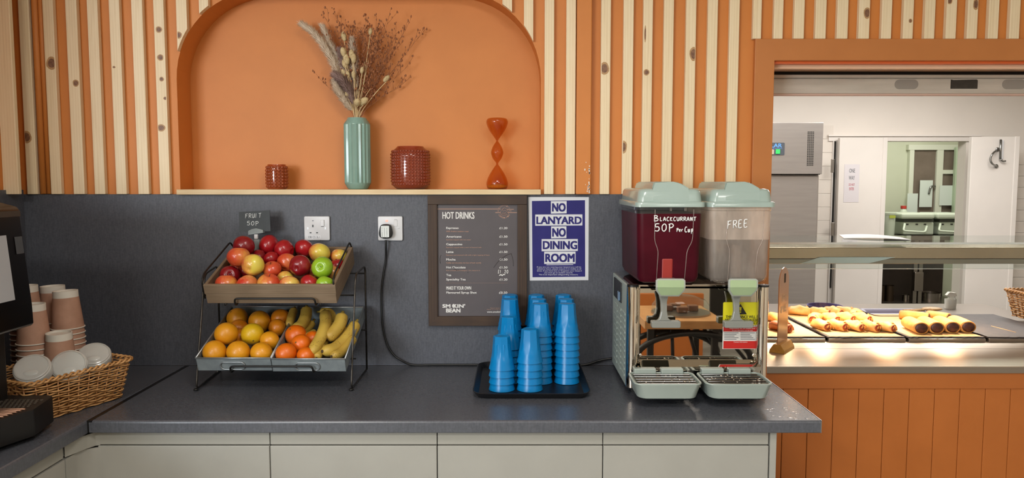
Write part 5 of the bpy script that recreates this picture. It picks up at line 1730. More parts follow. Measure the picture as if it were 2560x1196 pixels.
# bowls, drinks, lids, taps
BF, BBk = -.405, -.06
ZB0 = P(1680, 711, y=BF).z; ZR = P(1680, 518, y=BF).z
def bowl(pl, pr, kind, level):
    xa, xb = P(pl, 560, y=BF).x, P(pr, 560, y=BF).x
    def sec(z, ins=0.0, rad=.022):
        f = (z - ZB0) / (ZR - ZB0)
        tp_ = .006 * (1 - f)
        return [Vector((x, y_, z)) for x, y_ in rrect(xa + tp_ + ins, xb - tp_ - ins, BF + tp_ + ins, BBk - ins, max(.006, rad - ins), 5)]
    bw = B()
    loft(bw, [sec(ZB0, .02, .03), sec(ZB0 + .006, .006, .026), sec(ZB0 + .02), sec(ZR - .012), sec(ZR - .010, -.0025), sec(ZR + .004, -.0025)], True, False, smooth=True)
    zl = P(1680, level, y=BF).z
    # the drink wets the wall up to its level, mist stays above it
    bmesh.ops.bisect_plane(bw, geom=bw.verts[:] + bw.edges[:] + bw.faces[:], plane_co=(0, 0, zl), plane_no=(0, 0, 1))
    for f in bw.faces:
        if f.calc_center_median().z < zl: f.material_index = 1
    o = obj('bowl', bw, [m_bowl, m_juice] if kind == 'b' else [m_mist, m_bowl], disp, angle=35, label='clear bowl of dark blackcurrant drink' if kind == 'b' else 'misted clear bowl of water')
    bj = B(); loft(bj, [sec(ZB0 + .003, .021, .03), sec(ZB0 + .009, .0085, .026), sec(ZB0 + .02, .0025), sec(zl, .0025)], True, True, smooth=True)
    obj('blackcurrant_drink' if kind == 'b' else 'water', bj, m_juice if kind == 'b' else m_water, o, angle=35)
    # moulded ridges of the front panel
    br = B()
    yy = BF - .0006
    w = xb - xa
    for s in (0, 1):
        pts = [(.27, .97), (.27, .56), (.33, .44), (.31, .04)] if not s else [(.86, .97), (.85, .56), (.77, .44), (.74, .04)]
        tube(br, bendpath([(xa + w * u, yy + .006 * (1 - v), ZB0 + (ZR - ZB0) * v) for u, v in pts], .02), .0011, 6)
    for u in (.0 + .5, .72): 
        tube(br, [(xa + w * u, yy, ZR - .012), (xa + w * u, yy, ZR - .002)], .001, 5); tube(br, [(xa + w * u + .004, yy, ZR - .012), (xa + w * u + .004, yy, ZR - .002)], .001, 5)
    obj('moulded_ridges', br, m_('bowl_ridge') if 'bowl_ridge' in bpy.data.materials else clear('bowl_ridge', 'f0e8e2', .35, 'd8ccc4', .05), o)
    # inner spout tube
    bs_ = B(); cx = xa + w * .47
    if kind == 'b': box(bs_, P(1655, 660, y=BF).x, P(1683, 660, y=BF).x, BF + .0002, BF + .03, P(1670, 705, y=BF).z, P(1670, 647, y=BF).z, .004)
    else: lathe(bs_, [(.016, ZB0 + .012), (.014, ZB0 + .115), (0, ZB0 + .118)], 16, (cx, BF + .03, 0))
    if kind == 'b':
        for v in bs_.verts: v.co.y += .0055 * ((ZR - v.co.z) / (ZR - ZB0)) - .0012
    obj('agitator_tube', bs_, M('red_tube', '96281f', rough=.5) if kind == 'b' else m_('bowl_ridge'), o)
    # lid
    bl_ = B()
    zr0, zr1 = ZR, P(1680, 505, y=BF).z
    zs, zt_ = P(1680, 472, y=BF).z, P(1680, 454.5, y=BF).z
    def ls(z, ins, rad): return [Vector((x, y_, z)) for x, y_ in rrect(xa - .007 + ins, xb + .007 - ins, BF - .010 + ins, BBk + .008 - ins, rad, 6)]
    loft(bl_, [ls(zr0, 0, .02), ls(zr1 - .002, 0, .02), ls(zr1, .002, .02), ls(zr1 + .0005, .0075, .022), ls(zr1 + .012, .009, .022), ls(zs - .010, .0115, .022), ls(zs - .003, .0155, .022), ls(zs, .024, .022)], True, True, smooth=True)
    l_ = obj('lid', bl_, m_lidp, o, angle=50)
    bh = B()
    wl_ = w
    pr1 = [(xa + wl_ * .22, zr1 + .001), (xa + wl_ * .225, zs), (xa + wl_ * .265, zt_), (xa + wl_ * .56, zt_), (xa + wl_ * .66, zt_ - .003), (xa + wl_ * .80, zs - .001), (xa + wl_ * .80, zr1 + .001)]
    va = [Vector((x, BF + (.016 if z > zs else (.0015 if z > zr1 + .01 else -.0035)), z)) for x, z in pr1]; vb = [Vector((x, BBk - .02, z)) for x, z in pr1]
    loft(bh, [va, vb], True, True)
    bmesh.ops.bevel(bh, geom=bh.edges[:], offset=.004, segments=2, affect='EDGES')
    obj('lid_ridge', bh, m_lidp, o, angle=40)
    # lettering
    return o, xa, xb, w
o1, xa1, xb1, w1 = bowl(1593, 1757, 'b', 535)
o2, xa2, xb2, w2 = bowl(1775, 1932, 'w', 600)
m_pen = M('white_pen', 'e6e6e4', rough=.6)
LY = BF - .0012
def lc(x, y_): return P(1520 + x / 4.27, 440 + y_ / 4.27, y=LY)
b = B()
for s, x0_, x1_, y0_, y1_, r_, sl in (('B', 490, 552, 425, 485, .0016, 0), ('LACKCURRANT', 555, 950, 440, 482, .0014, 0), ('50P', 500, 720, 512, 592, .0018, 0), ('Per', 732, 810, 560, 596, .0014, 0), ('Cup', 818, 922, 545, 602, .0015, 0)):
    p0, p1 = lc(x0_, y1_), lc(x1_, y0_); hand(b, s, p0.x, p1.x, p0.z, p1.z, LY, r_, sl)
obj('hand_lettering', b, m_pen, o1, label='white handwritten price on the blackcurrant bowl')
b = B(); p0, p1 = lc(1275, 560), lc(1510, 470); hand(b, 'FREE', p0.x, p1.x, p0.z - .002, p1.z - .004, LY, .0017, .09)
obj('hand_lettering', b, m_pen, o2, label='white handwritten word on the water bowl')
for pc in (1677, 1858.5):
    ty = -.452
    def tp2(px, py): p = P(px, py, y=ty); return (p.x, p.z)
    hw = 37
    b = B()
    up_ = [tp2(pc - hw, 720), tp2(pc - hw, 702), tp2(pc - hw + 5, 697.5), tp2(pc + hw - 5, 697.5), tp2(pc + hw, 702), tp2(pc + hw, 720)]
    lw_ = [tp2(pc - hw, 720), tp2(pc + hw, 720), tp2(pc + hw - 1, 728), tp2(pc + 24, 744), tp2(pc - 24, 744), tp2(pc - hw + 1, 728)]
    prism(b, up_, 'y', ty, ty + .010, .0015)
    t2 = B(); prism(t2, lw_, 'y', ty, ty + .010, .0015)
    zf = up_[0][1]
    for v in t2.verts: v.co.y += (zf - v.co.z) * .55
    merge(b, t2)
    tap = obj('tap_lever', b, M('tap_border', 'a4a9a0', rough=.35) if 'tap_border' not in bpy.data.materials else m_('tap_border'), disp)
    b = B(); k2 = 33
    fc = [tp2(pc - k2, 719.5), tp2(pc - k2, 703), tp2(pc - k2 + 3, 701), tp2(pc + k2 - 3, 701), tp2(pc + k2, 703), tp2(pc + k2, 719.5)]
    prism(b, fc, 'y', ty - .0012, ty + .001, .0004)
    t2 = B(); prism(t2, [tp2(pc - k2, 720), tp2(pc + k2, 720), tp2(pc + k2 - 1, 727), tp2(pc + 22, 740.5), tp2(pc - 22, 740.5), tp2(pc - k2 + 1, 727)], 'y', ty - .0012, ty + .001, .0004)
    for v in t2.verts: v.co.y += (zf - v.co.z) * .55
    merge(b, t2)
    obj('lever_face', b, m_tapg, tap, label='pale green lever face')
    b = B()
    a_ = tp2(pc - 13, 745); c_ = tp2(pc - 3 if False else pc + 13, 745)
    sy = -.408
    def tp3(px, py): p = P(px, py, y=sy); return (p.x, p.z)
    ps = pc - 17
    ptsx = [tp3(ps - 12, 738), tp3(ps - 8, 756), tp3(ps - 7, 780), tp3(ps - 11, 797), tp3(ps - 19, 804), tp3(ps + 21, 804), tp3(ps + 11, 797), tp3(ps + 8, 780), tp3(ps + 8, 756), tp3(ps + 12, 738)]
    prism(b, ptsx, 'y', sy, sy + .014, .003); obj('spout', b, m_tapgrey, tap)
    b = B(); a_, c_ = tp3(ps - 31, 820), tp3(ps + 41, 803); prism(b, rrect(a_[0], c_[0], a_[1], c_[1], .004), 'y', sy - .006, sy + .02, .002)
    obj('spout_foot', b, m_tapgrey, tap)
    b = B(); a_, c_ = tp2(pc - 20, 745), tp2(pc + 20, 700); box(b, a_[0], c_[0], ty + .011, BF + .02, a_[1] + .008, c_[1], .004); obj('tap_body', b, m_tapgrey, tap)
# spilled drops on the worktop
m_drop = clear('water_drop', 'f8f8f8', .05, 'ffffff', .02)
b = B()
for px, py, s in ((1919, 1025, 9), (1926, 1029, 6), (1931, 1023, 5), (1962, 1021, 6), (1966, 1026, 6), (1985, 1031, 7), (1992, 1035, 5), (1950, 1043, 5), (1978, 1046, 9), (1990, 1049, 5), (2019, 1048, 5), (1943, 1008, 3), (1933, 1041, 4), (1968, 1004, 3), (2022, 1038, 3), (1960, 1058 - 14, 3)):
    p = P(px, py, z=WT); r_ = s * .0011
    ball(b, (p.x, p.y, WT + .0004), r_, (1.2, .9, .14), 10, 5)
tag(obj('water_drops', b, m_drop), 'spilled water drops on the right end of the worktop', 'water drops', kind='stuff')
# ------------------------------------------------------------------ serving counter in the hatch
m_steel = M('brushed_steel', 'd8cabc', 'cec0b2', .37, metal=1.0, scale=4, stretch=(1.5, 90, 90))
_nt = m_steel.node_tree; _b = _nt.nodes['Principled BSDF']
_b.inputs['Anisotropic'].default_value = .85
_tg = _nt.nodes.new('ShaderNodeTangent'); _tg.direction_type = 'RADIAL'; _tg.axis = 'X'
_nt.links.new(_tg.outputs[0], _b.inputs['Tangent'])
m_steel_d = M('brushed_steel_edge', '9c948c', rough=.34, metal=1.0)
m_panel_o = M('orange_panel_paint', 'b9692a', 'b26426', .5, scale=5, bmp=.05, bscale=160)
KX1 = XR - .004
SY0 = -.022
STZ = P(2200, 917, y=SY0).z; STB = P(2200, 934, y=SY0).z
SLY = P(2200, 856, z=STZ).y
sx0 = X_OPEN - .10
t = thing('serving_counter', 'steel topped serving counter in the hatch with orange boarded front', 'counter', (1.7, .3, 0))
b = B(); box(b, .868, KX1, SY0, 0.0, STB, STZ, .002); box(b, X_OPEN + .001, KX1 - .01, -.001, SLY, STB, STZ, .001); obj('steel_top', b, m_steel, t)
b = B(); box(b, .868, KX1, SY0 - .0006, SY0 + .0004, STB + .0004, STZ - .0025); obj('steel_edge', b, m_steel_d, t)
fz = P(2200, 973, y=-.014).z
b = B(); box(b, .868, KX1, -.014, -.0005, fz, STB - .0004, .0015); obj('orange_fascia', b, m_orange_dark, t)
b = B()
step = P(2081, 1080, y=-.008).x - P(2018, 1080, y=-.008).x
xs = P(1955, 1080, y=-.008).x - step * 2
while xs < KX1:
    box(b, max(.868, xs + .0009), min(KX1, xs + step - .0009), -.008, -.0005, .08, fz, .0022)
    xs += step
obj('boarding', b, m_panel_o, t, label='orange tongue and groove boards')
b = B(); box(b, X_OPEN + .002, KX1 - .01, .165, SLY + .5, .0, STZ - .045); obj('counter_body', b, m_steel_d, t)
b = B(); p = P(2200, 873, z=STZ); box(b, X_OPEN + .003, KX1 - .01, p.y, p.y + .0012, STZ, STZ + .0006); obj('seam', b, m_steel_d, t)

# trays with slates
m_slate = M('black_slate', '3b322e', '2c2523', .55, scale=30, bmp=.6, bscale=60)
m_paper = M('baking_paper', 'cba878', 'c29e6e', .7, scale=5)
m_lip = M('steel_tray_lip', '8d8782', rough=.3, metal=1.0)
TZ = P(2200, 846, y=SLY).z + .004
def tz_at(px, py): return P(px, py, z=TZ)
fronts = [1800, 2067, 2268, 2468, 2700]
backs = [1880, 1965, 2190, 2345, 2520]
tb_y = tz_at(2200, 786).y
tlabs = ['left serving tray behind the wooden sign with powdered pastries', 'serving tray of folded pastries, second in the row', 'serving tray of sausage rolls', 'empty dark serving tray at the right end of the row']
for i in range(4):
    xa, xb = P(fronts[i] + 4, 846, y=SLY).x, P(fronts[i + 1] - 4, 846, y=SLY).x
    if i == 0: xa = X_OPEN + .02
    t = thing('slate_tray', tlabs[i], 'tray', ((xa + xb) / 2, SLY + .25, STZ), group='slate trays on the serving counter')
    b = B(); box(b, xa, xb, SLY - .004, SLY + .008, STZ + .0005, TZ - .006, .002); obj('steel_lip', b, m_lip, t)
    b = B()
    n = 26
    front = [(xa + (xb - xa) * q / n, SLY + rng.uniform(.0, .008)) for q in range(n + 1)]
    sides_r = [(xb - rng.uniform(0, .006), SLY + (tb_y - SLY) * q / 10) for q in range(1, 11)]
    sides_l = [(xa + rng.uniform(0, .006), SLY + (tb_y - SLY) * q / 10) for q in range(10, 0, -1)]
    prism(b, front + sides_r + sides_l, 'z', TZ - .006, TZ); obj('slate', b, m_slate, t)
    if i < 3:
        b = B(); box(b, xa + .012, xb - .010, SLY + .012, tb_y - .01, TZ + .0003, TZ + .0012); obj('baking_paper', b, m_paper, t)
    else:
        b = B(); p0, p1 = P(2478, 816, z=TZ), P(2540, 832, z=TZ); tube(b, [(p0.x, p0.y, TZ + .0006), (p1.x, p1.y, TZ + .0006)], .0012, 5); obj('scratch', b, m_paper, t)

# pastries
m_dough = M('golden_pastry', 'd29c54', 'b97a34', .55, scale=16, bmp=.25, bscale=60)
m_dough_p = M('pale_pastry', 'd8ae6c', 'c48c46', .55, scale=18, bmp=.25, bscale=60)
m_fill = M('red_filling', 'a83c1c', '7c2c16', .4, scale=60)
m_saus = M('sausage_filling', '4e2318', '36180f', .4, scale=70, bmp=.3)
m_brown_p = M('brown_crust', 'a45c28', '8c4a1e', .5, scale=30)
def place(px, py, dz=0): return P(px, py, z=TZ + .0012 + dz)
def danish(px, py, ang, L, r_, lab, grp, mat, dz=0):
    c = place(px, py, dz); 
    t = thing('folded_pastry', lab, 'pastry', (c.x, c.y, TZ + .0012 + dz), (0, 0, ang), grp)
    b = B()
    # rolled body with a swirl at its end
    n = 9
    body = []
    for i in range(n):
        f = i / (n - 1)
        rr = r_ * (.80 + .28 * math.sin(PI * f) + .06 * math.sin(5 * f * PI + px))
        ring_ = []
        for q in range(16):
            a_ = 2 * PI * q / 16
            w = 1 + .10 * math.cos(3 * a_ + f * 4 + px)
            ring_.append(Vector((rr * w * 1.08 * math.cos(a_), -L / 2 + L * f, max(.0004, rr * .86 + rr * w * .90 * math.sin(a_)))))
        body.append(ring_)
    loft(b, body, True, True, smooth=True)
    # loose flap folded over the top and down to the tray
    fl_ = [Vector((r_ * .4, -L * .34, r_ * 1.72)), Vector((r_ * 1.0, -L * .42, r_ * 1.1)), Vector((r_ * 1.5, -L * .40, r_ * .45)), Vector((r_ * 1.9, -L * .30, r_ * .34))]
    tube(b, smoothpath(fl_, 4), [r_ * .30 * (1 - .3 * i / 12) for i in range(13)], 8, flat=.55)
    obj('dough', b, mat, t, local=True, recalc=True)
    b = B()
    y0_ = -L / 2 - .0012
    for k_, rad in enumerate((.62, .36)):
        pts = [(r_ * rad * math.cos(a_), y0_, r_ * .86 + r_ * rad * .85 * math.sin(a_)) for a_ in [.6 + k_ + 5.2 * q / 14 for q in range(15)]]
        tube(b, pts, r_ * .085, 6)
    obj('filling_swirl', b, m_fill, t, local=True)
    return t
g = 'folded pastries on the second tray'
ds = [(2052, 824, -.15, 'front row folded pastry, first from the left with a red swirl'), (2090, 825, .1, 'front row folded pastry, second from the left'), (2132, 826, .05, 'front row folded pastry, third from the left'),
      (2172, 827, .0, 'front row folded pastry, fourth from the left'), (2208, 828, .15, 'front row folded pastry, rightmost')]
for px, py, a_, lab in ds: danish(px, py, a_ + .35, .094, .024, lab, g, m_dough_p)
ds = [(2038, 806, -.6, 'second row folded pastry at the left end'), (2075, 806, .3, 'second row folded pastry, second from the left'), (2112, 805, .4, 'second row folded pastry in the middle'), (2150, 806, .5, 'second row folded pastry at the right end')]
for px, py, a_, lab in ds: danish(px, py, a_, .094, .024, lab, g, m_dough_p)
ds = [(1998, 788, 1.2, 'rear folded pastry lying alone at the left'), (2045, 791, .9, 'rear folded pastry second from the left'), (2080, 790, .5, 'rear folded pastry third from the left'), (2108, 789, .8, 'rear folded pastry fourth from the left'), (2140, 796, -.6, 'rear folded pastry at the right end'), ]
for px, py, a_, lab in ds: danish(px, py, a_, .10, .024, lab, g, m_dough_p)
def sausage_roll(px, py, ang, L, r_, lab, dz=0):
    c = place(px, py, dz)
    t = thing('sausage_roll', lab, 'sausage roll', (c.x, c.y, TZ + .0012 + dz), (0, 0, ang), 'sausage rolls on the third tray')
    b = B(); body = []
    prof_ = [(0, .93), (.04, 1.02), (.3, 1.06), (.7, 1.06), (.95, 1.02), (1, .95)]
    for f, s in prof_:
        body.append([Vector((r_ * s * 1.10 * math.cos(a_), -L / 2 + L * f, max(.0003, r_ * .88 + r_ * s * .90 * math.sin(a_)))) for a_ in [2 * PI * q / 22 for q in range(22)]])
    loft(b, body, True, True, smooth=True)
    obj('pastry', b, m_dough, t, local=True)
    b = B()
    for e in (-1,):
        tb = B(); ball(tb, (0, 0, 0), 1, (r_ * .88, .006, r_ * .74), 18, 8)
        merge(b, tb, 0, Matrix.Translation((0, e * L / 2, r_ * .90)))
    obj('filling', b, m_saus, t, local=True)
for px, py, lab in ((2286, 831, 'front sausage roll, leftmost of four'), (2324, 830, 'front sausage roll, second from the left'), (2363, 829, 'front sausage roll, third from the left'), (2401, 828, 'front sausage roll, rightmost of four')):
    sausage_roll(px, py - 3, -.16, .15, .029, lab)
sausage_roll(2285, 801, .9, .12, .023, 'rear sausage roll with its red end showing'); sausage_roll(2345, 801, .5, .10, .022, 'rear sausage roll behind the right front ones')
for px, py, a_, lab in ((1950, 828, .5, 'brown powdered pastry partly hidden by the wooden sign'), (1938, 806, .2, 'powdered pastry behind the wooden sign, rear')):
    danish(px, py, a_, .10, .024, lab, 'powdered pastries on the left tray', m_brown_p if '828' in str(py) else m_dough)

# wooden sign with its block
m_signw = M('tan_sign_board', 'b98a62', 'ae7f58', .3, scale=12, coat=.2)
m_block = M('pale_wood_block', 'c99a4c', 'bd8c40', .45, scale=14, stretch=(4, 1, 4))
sp0 = P(1942, 884, z=STZ); sd = .13
t = thing('price_sign', 'tall tan price sign edge on in a pale wooden block on the steel counter', 'sign', (sp0.x, sp0.y, STZ), (0, 0, math.radians(-37)))
b = B(); prism(b, [(-.030, 0), (.030, 0), (.028, .012), (.014, .034), (-.014, .034), (-.028, .012)], 'y', 0, sd, .001); obj('wooden_block', b, m_block, t, local=True)
hgt = P(1942, 672, y=sp0.y).z - STZ
b = B(); prism(b, [(0.004, .022), (sd - .004, .022), (sd - .004, hgt - .045), (sd * .86, hgt - .022), (sd * .70, hgt - .006), (sd * .5, hgt), (sd * .30, hgt - .006), (sd * .14, hgt - .022), (.004, hgt - .045)], 'x', -.002, .002, .0006)
bd = obj('sign_board', b, m_signw, t, local=True)
b = B(); box(b, .0021, .0026, sd * .48, sd * .62, hgt - .062, hgt - .026); obj('slot', b, m_dark, bd, local=True)
b = B(); tb = B()
text(tb, 'NEW', .030, .105, hgt - .135, hgt - .108, 0, .0); text(tb, 'PIE', .030, .105, hgt - .178, hgt - .152, 0, .0)
merge(b, tb, 0, Matrix.Translation((.0026, 0, 0)) @ Matrix.Rotation(PI / 2, 4, 'Z'))
obj('lettering', b, M('sign_cream_print', 'e2c8ac', rough=.5), bd, local=True, recalc=False)

# glass gantry
m_glass = clear('gantry_glass', 'f4f8f6', .02, 'c8d2ce', .02, ior=1.35)
m_gedge = M('bright_glass_edge', 'd8dcd6', rough=.1)
GY0, GZ = SLY + .02, None
GZ = P(2240, 606, y=GY0).z
GY1 = P(2240, 590, z=GZ).y
gx0, gx1 = X_OPEN + .004, KX1 - .02
t = thing('glass_gantry', 'glass and steel food gantry above the serving trays', 'gantry', ((gx0 + gx1) / 2, GY1, STZ))
b = B(); box(b, gx0, gx1, GY0, GY1 + .02, GZ - .010, GZ, .001); obj('glass_shelf', b, m_glass, t)
b = B(); box(b, gx0, gx1, GY0 - .0012, GY0 + .0005, GZ - .0085, GZ - .0005); obj('polished_edge', b, m_gedge, t)
fzb = P(2240, 673, y=GY0).z
b = B(); box(b, gx0, gx1, GY0 + .012, GY0 + .018, fzb, GZ - .011); obj('front_glass', b, m_glass, t)
b = B(); box(b, gx0, gx1, GY0 + .0112, GY0 + .0185, fzb - .002, fzb, .0004); obj('front_glass_edge', b, m_gedge, t)
HY = GY0 + .10
hz0, hz1 = P(2240, 648, y=HY).z, P(2240, 619, y=HY).z
b = B(); box(b, gx0, gx1, HY, HY + .16, hz0, hz1, .003); obj('lamp_housing', b, M('warm_grey_steel', 'c4ab96', 'b59d88', .25, metal=.9, scale=3), t)
b = B(); box(b, gx0, gx1, HY - .004, HY + .02, P(2240, 660, y=HY).z, hz0, .002); obj('housing_lip', b, m_steel_d, t)
for x in (gx0 + .02, gx1 - .03):
    b = B(); box(b, x, x + .02, GY1 - .03, GY1 - .01, STZ, GZ - .011, .002); obj('gantry_post', b, m_steel_d, t)
m_bulb = M('heat_lamp_tube', 'ffd9a0', rough=.3, emit='ffc58a', estr=30)
for px in (1975, 2085, 2252, 2412):
    x = P(px, 700, y=HY + .06).x
    b = B(); tube(b, [(x - .05, HY + .07, hz0 - .010), (x + .05, HY + .07, hz0 - .010)], .006, 8)
    obj('heat_lamp_tube', b, m_bulb, t)
    l = bpy.data.lights.new('heat_lamp_light', 'AREA'); l.shape = 'RECTANGLE'; l.size = .07; l.size_y = .07; l.energy = 1.5; l.color = (1.0, .74, .46); l.spread = math.radians(125)
    lo_ = bpy.data.objects.new('heat_lamp_light', l); COL.objects.link(lo_); lo_.location = (x, HY + .07, hz0 - .018)
m_wpaper = M('white_paper', 'd9d9dc', rough=.75)
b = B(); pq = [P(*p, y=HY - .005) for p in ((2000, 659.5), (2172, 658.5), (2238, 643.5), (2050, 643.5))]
prism(b, [(p.x, p.z) for p in pq], 'y', HY - .0062, HY - .0050)  # flat coloured sheet standing in for a reflection in the gantry glass
tag(obj('paper_or_reflection', b, M('pale_blue_reflection', 'c3d0d4', rough=.6)), 'slanted pale blue reflection built as a sheet on the lamp housing below the glass shelf', 'paper')
def sheet_on(z, q_, lab, fold):
    pts = [P(*p, z=z) for p in q_]
    b = B(); n = 8
    rings = []
    for i in range(n + 1):
        f = i / n
        a_, c_ = pts[0].lerp(pts[1], f), pts[3].lerp(pts[2], f)
        bend = .006 * math.sin(PI * f) * fold
        rings.append([a_ + Vector((0, 0, bend + .0006)), c_ + Vector((0, 0, bend * .6 + .0006)), c_ + Vector((0, 0, bend * .6 + .0016)), a_ + Vector((0, 0, bend + .0018))])
    loft(b, rings, True, True)
    o = obj('paper_or_reflection', b, m_wpaper); tag(o, lab, 'paper'); return o
sheet_on(GZ + .0005, [(2098, 588), (2250, 594), (2278, 601), (2110, 597)], 'loose white paper sheets lying on top of the glass shelf', 1.2)
sheet_on(GZ + .004, [(2100, 587), (2240, 592.5), (2272, 599.5), (2112, 595)], 'upper white paper sheet on the glass shelf, slightly curled', 1.5) if False else None

# ------------------------------------------------------------------ kitchen room
m_kw = M('kitchen_white_paint', 'd9d2c9', 'd5cec5', .55, scale=2)
m_kdoor = M('white_door_paint', 'd8d2cb', 'd4cec7', .45, scale=3)
KY = 4.0
kx0, kx1 = .55, 5.4
ox0, ox1 = P(2209, 500, y=KY).x, P(2409, 500, y=KY).x
oz = P(2300, 353, y=KY).z
b = B(); box(b, kx0, ox0, KY, KY + .12, 0, CEIL); box(b, ox1, 6.2, KY, KY + .12, 0, CEIL); box(b, ox0, ox1, KY, KY + .12, oz, CEIL)
struct('wall_kitchen_back', b, m_kw)
b = B(); box(b, kx0 - .12, kx0, .16, 7.0, 0, CEIL); struct('wall_kitchen_left', b, m_kw)
b = B(); box(b, kx1, kx1 + .12, .0, KY, 0, CEIL); box(b, 6.1, 6.2, KY, 7.0, 0, CEIL); struct('wall_kitchen_right', b, m_kw)
b = B(); box(b, XR + .15, kx1, .0, .12, 0, CEIL); struct('wall_kitchen_front', b, m_kw)
m_tile = M('cream_wall_tile', 'd6cec4', 'd0c8be', .3, scale=3)
b = B()
for i in range(5):
    for j in range(14):
        x0_ = P(2452, 450, y=KY - .008).x + i * .152; z0_ = .4 + j * .102
        if z0_ + .1 > P(2500, 314, y=KY).z: continue
        box(b, x0_, x0_ + .15, KY - .008, KY, z0_, z0_ + .1, .001)
for j in range(9):
    z0_ = .98 + j * .122; x0_ = P(2046, 450, y=KY).x
    box(b, x0_, P(2078, 450, y=KY).x, KY - .006, KY, z0_, z0_ + .12, .001)
struct('trim_7', b, m_tile)
# door frame and doors
b = B(); bp(b, 2072, 337, 2455, 341, KY - .035, .035); bp(b, 2072, 341, 2455, 353, KY - .02, .02); bp(b, 2072, 342, 2084, 1000, KY - .018, .018)
struct('trim_8', b, m_kdoor)
b = B(); bp(b, 2087, 345, 2203, 1100, KY - .09, .045, .004); d1 = struct('door_1', b, m_kdoor)
b = B(); bp(b, 2194, 344, 2205, 1100, KY - .095, .012, .003); obj('edge_strip', b, m_kdoor, d1)
b = B(); bp(b, 2081, 353, 2084.5, 720, KY - .028, .02); obj('hinge_gap', b, m_dark, d1)
for py in (416, 575): 
    b = B(); bp(b, 2079, py - 18, 2086, py + 16, KY - .1, .02, .003); obj('hinge', b, M('hinge_steel', '8e8880', rough=.35, metal=.9) if 'hinge_steel' not in bpy.data.materials else m_('hinge_steel'), d1)
b = B(); bp(b, 2110, 411, 2148, 506, KY - .0925, .002); nt_ = obj('door_notice', b, M('door_notice_paper', 'cdc8ca', rough=.4), d1, label='white paper notice on the door')
def kt(bm, s, x0_, y0_, x1_, y1_, yy, mat=0, bold=.01):
    a_, c_ = P(x0_, y1_, y=yy), P(x1_, y0_, y=yy); text(bm, s, a_.x, c_.x, a_.z, c_.z, yy, bold, mat)
b = B(); kt(b, 'ONE', 2123, 422, 2138, 432, KY - .0932); kt(b, 'WAY', 2122, 440, 2137, 450, KY - .0932)
obj('black_print', b, m_grey_print, nt_, recalc=False)
b = B(); kt(b, 'DO NOT', 2122, 459, 2137, 465, KY - .0932); kt(b, 'ENTER', 2123, 469, 2135, 476, KY - .0932); obj('red_print', b, M('faded_red_print', 'b8606c', rough=.5), nt_, recalc=False)
b = B(); bp(b, 2412, 342, 2526, 1100, KY - .30, .045, .004); d2 = struct('door_2', b, m_kdoor)
b = B(); bp(b, 2519, 341, 2531, 1100, KY - .305, .03, .004); obj('edge_strip', b, m_kdoor, d2)
m_hs = M('handle_steel', '8f8f8c', rough=.25, metal=1.0)
HYk = KY - .305
b = B()
hp = [P(x, y_, y=HYk - (.05 if 0 < i < 4 else 0)) for i, (x, y_) in enumerate(((2494, 374), (2482, 384), (2476, 398), (2480, 409), (2491, 416)))]
tube(b, smoothpath([hp[0]] + hp[1:-1] + [hp[-1]], 6), .008, 8)
for p in (hp[0], hp[-1]): ball(b, (p.x, HYk, p.z), .018, (1, .4, 1), 12, 6)
obj('pull_handle', b, m_hs, d2)
b = B(); tube(b, [P(2502, 349, y=HYk - .02), P(2500.5, 398, y=HYk - .02)], .009, 8); tube(b, bendpath([P(2501, 397, y=HYk - .02), P(2506, 404, y=HYk - .02), P(2514, 403, y=HYk - .02)], .01), .007, 8); obj('bolt', b, m_hs, d2)
b = B(); bp(b, 2504, 350, 2509, 398, HYk - .004, .006); obj('bolt_plate', b, m_wplastic, d2)

# fridge
m_fridge = M('fridge_steel', 'a9a4a0', 'a39e9a', .36, metal=.8, scale=3, stretch=(1, 1, 12))
FYk = 2.9
fx0_, fx1_ = 1.0, P(2054, 380, y=FYk).x
ftz = P(2000, 307, y=FYk).z; fmz = P(2000, 437, y=FYk).z
t = thing('fridge', 'tall stainless steel upright fridge left of the kitchen doors', 'fridge', ((fx0_ + fx1_) / 2, FYk + .3, 0))
b = B(); box(b, fx0_, P(2044, 520, y=FYk + .02).x, FYk + .02, FYk + .72, .0, fmz, .004); obj('cabinet_body', b, m_fridge, t)
b = B(); box(b, fx0_, P(2043, 520, y=FYk + .0).x, FYk, FYk + .018, .15, fmz - .008, .004); obj('door', b, m_fridge, t)
b = B(); box(b, fx0_, fx1_, FYk - .02, FYk + .70, fmz + .004, ftz, .003); hd = obj('control_hood', b, m_fridge, t)
b = B()
for i in range(4):
    for j in range(20):
        bp(b, 2019.5 + i * 4.3 - j * .12, 329 + j * 4.35, 2022.3 + i * 4.3 - j * .12, 331.8 + j * 4.35, FYk - .0212, .001)
obj('vent_holes', b, m_dark, hd)
b = B(); a_, c_ = P(1900, 357, y=FYk - .022), P(1961, 388, y=FYk - .022); prism(b, rrect(a_.x, c_.x, c_.z, a_.z, .008), 'y', FYk - .023, FYk - .0195); cp_ = obj('control_panel', b, M('dark_control_panel', '3f444b', rough=.4), hd)
b = B(); kt(b, 'POLAR', 1906, 359, 1955, 369, FYk - .0235, 0, .03); kt(b, 'REFRIGERATION', 1900, 370.5, 1955, 372.5, FYk - .0235); obj('lettering', b, M('panel_blue_print', '4f86c4', rough=.5), cp_, recalc=False)
b = B(); bp(b, 1939.5, 373.5, 1950.5, 385, FYk - .026, .003, .001); obj('green_switch', b, M('green_switch', '2f9a50', rough=.3, emit='2f9a50', estr=.5), cp_)
b = B(); bp(b, 1930, 374, 1935, 386, FYk - .025, .002); obj('small_display', b, M('beige_display', '9c8d80', rough=.4), cp_)
b = B(); bp(b, 1955, 434, 2050, 437, FYk - .012, .03); obj('door_gap', b, m_dark, t)

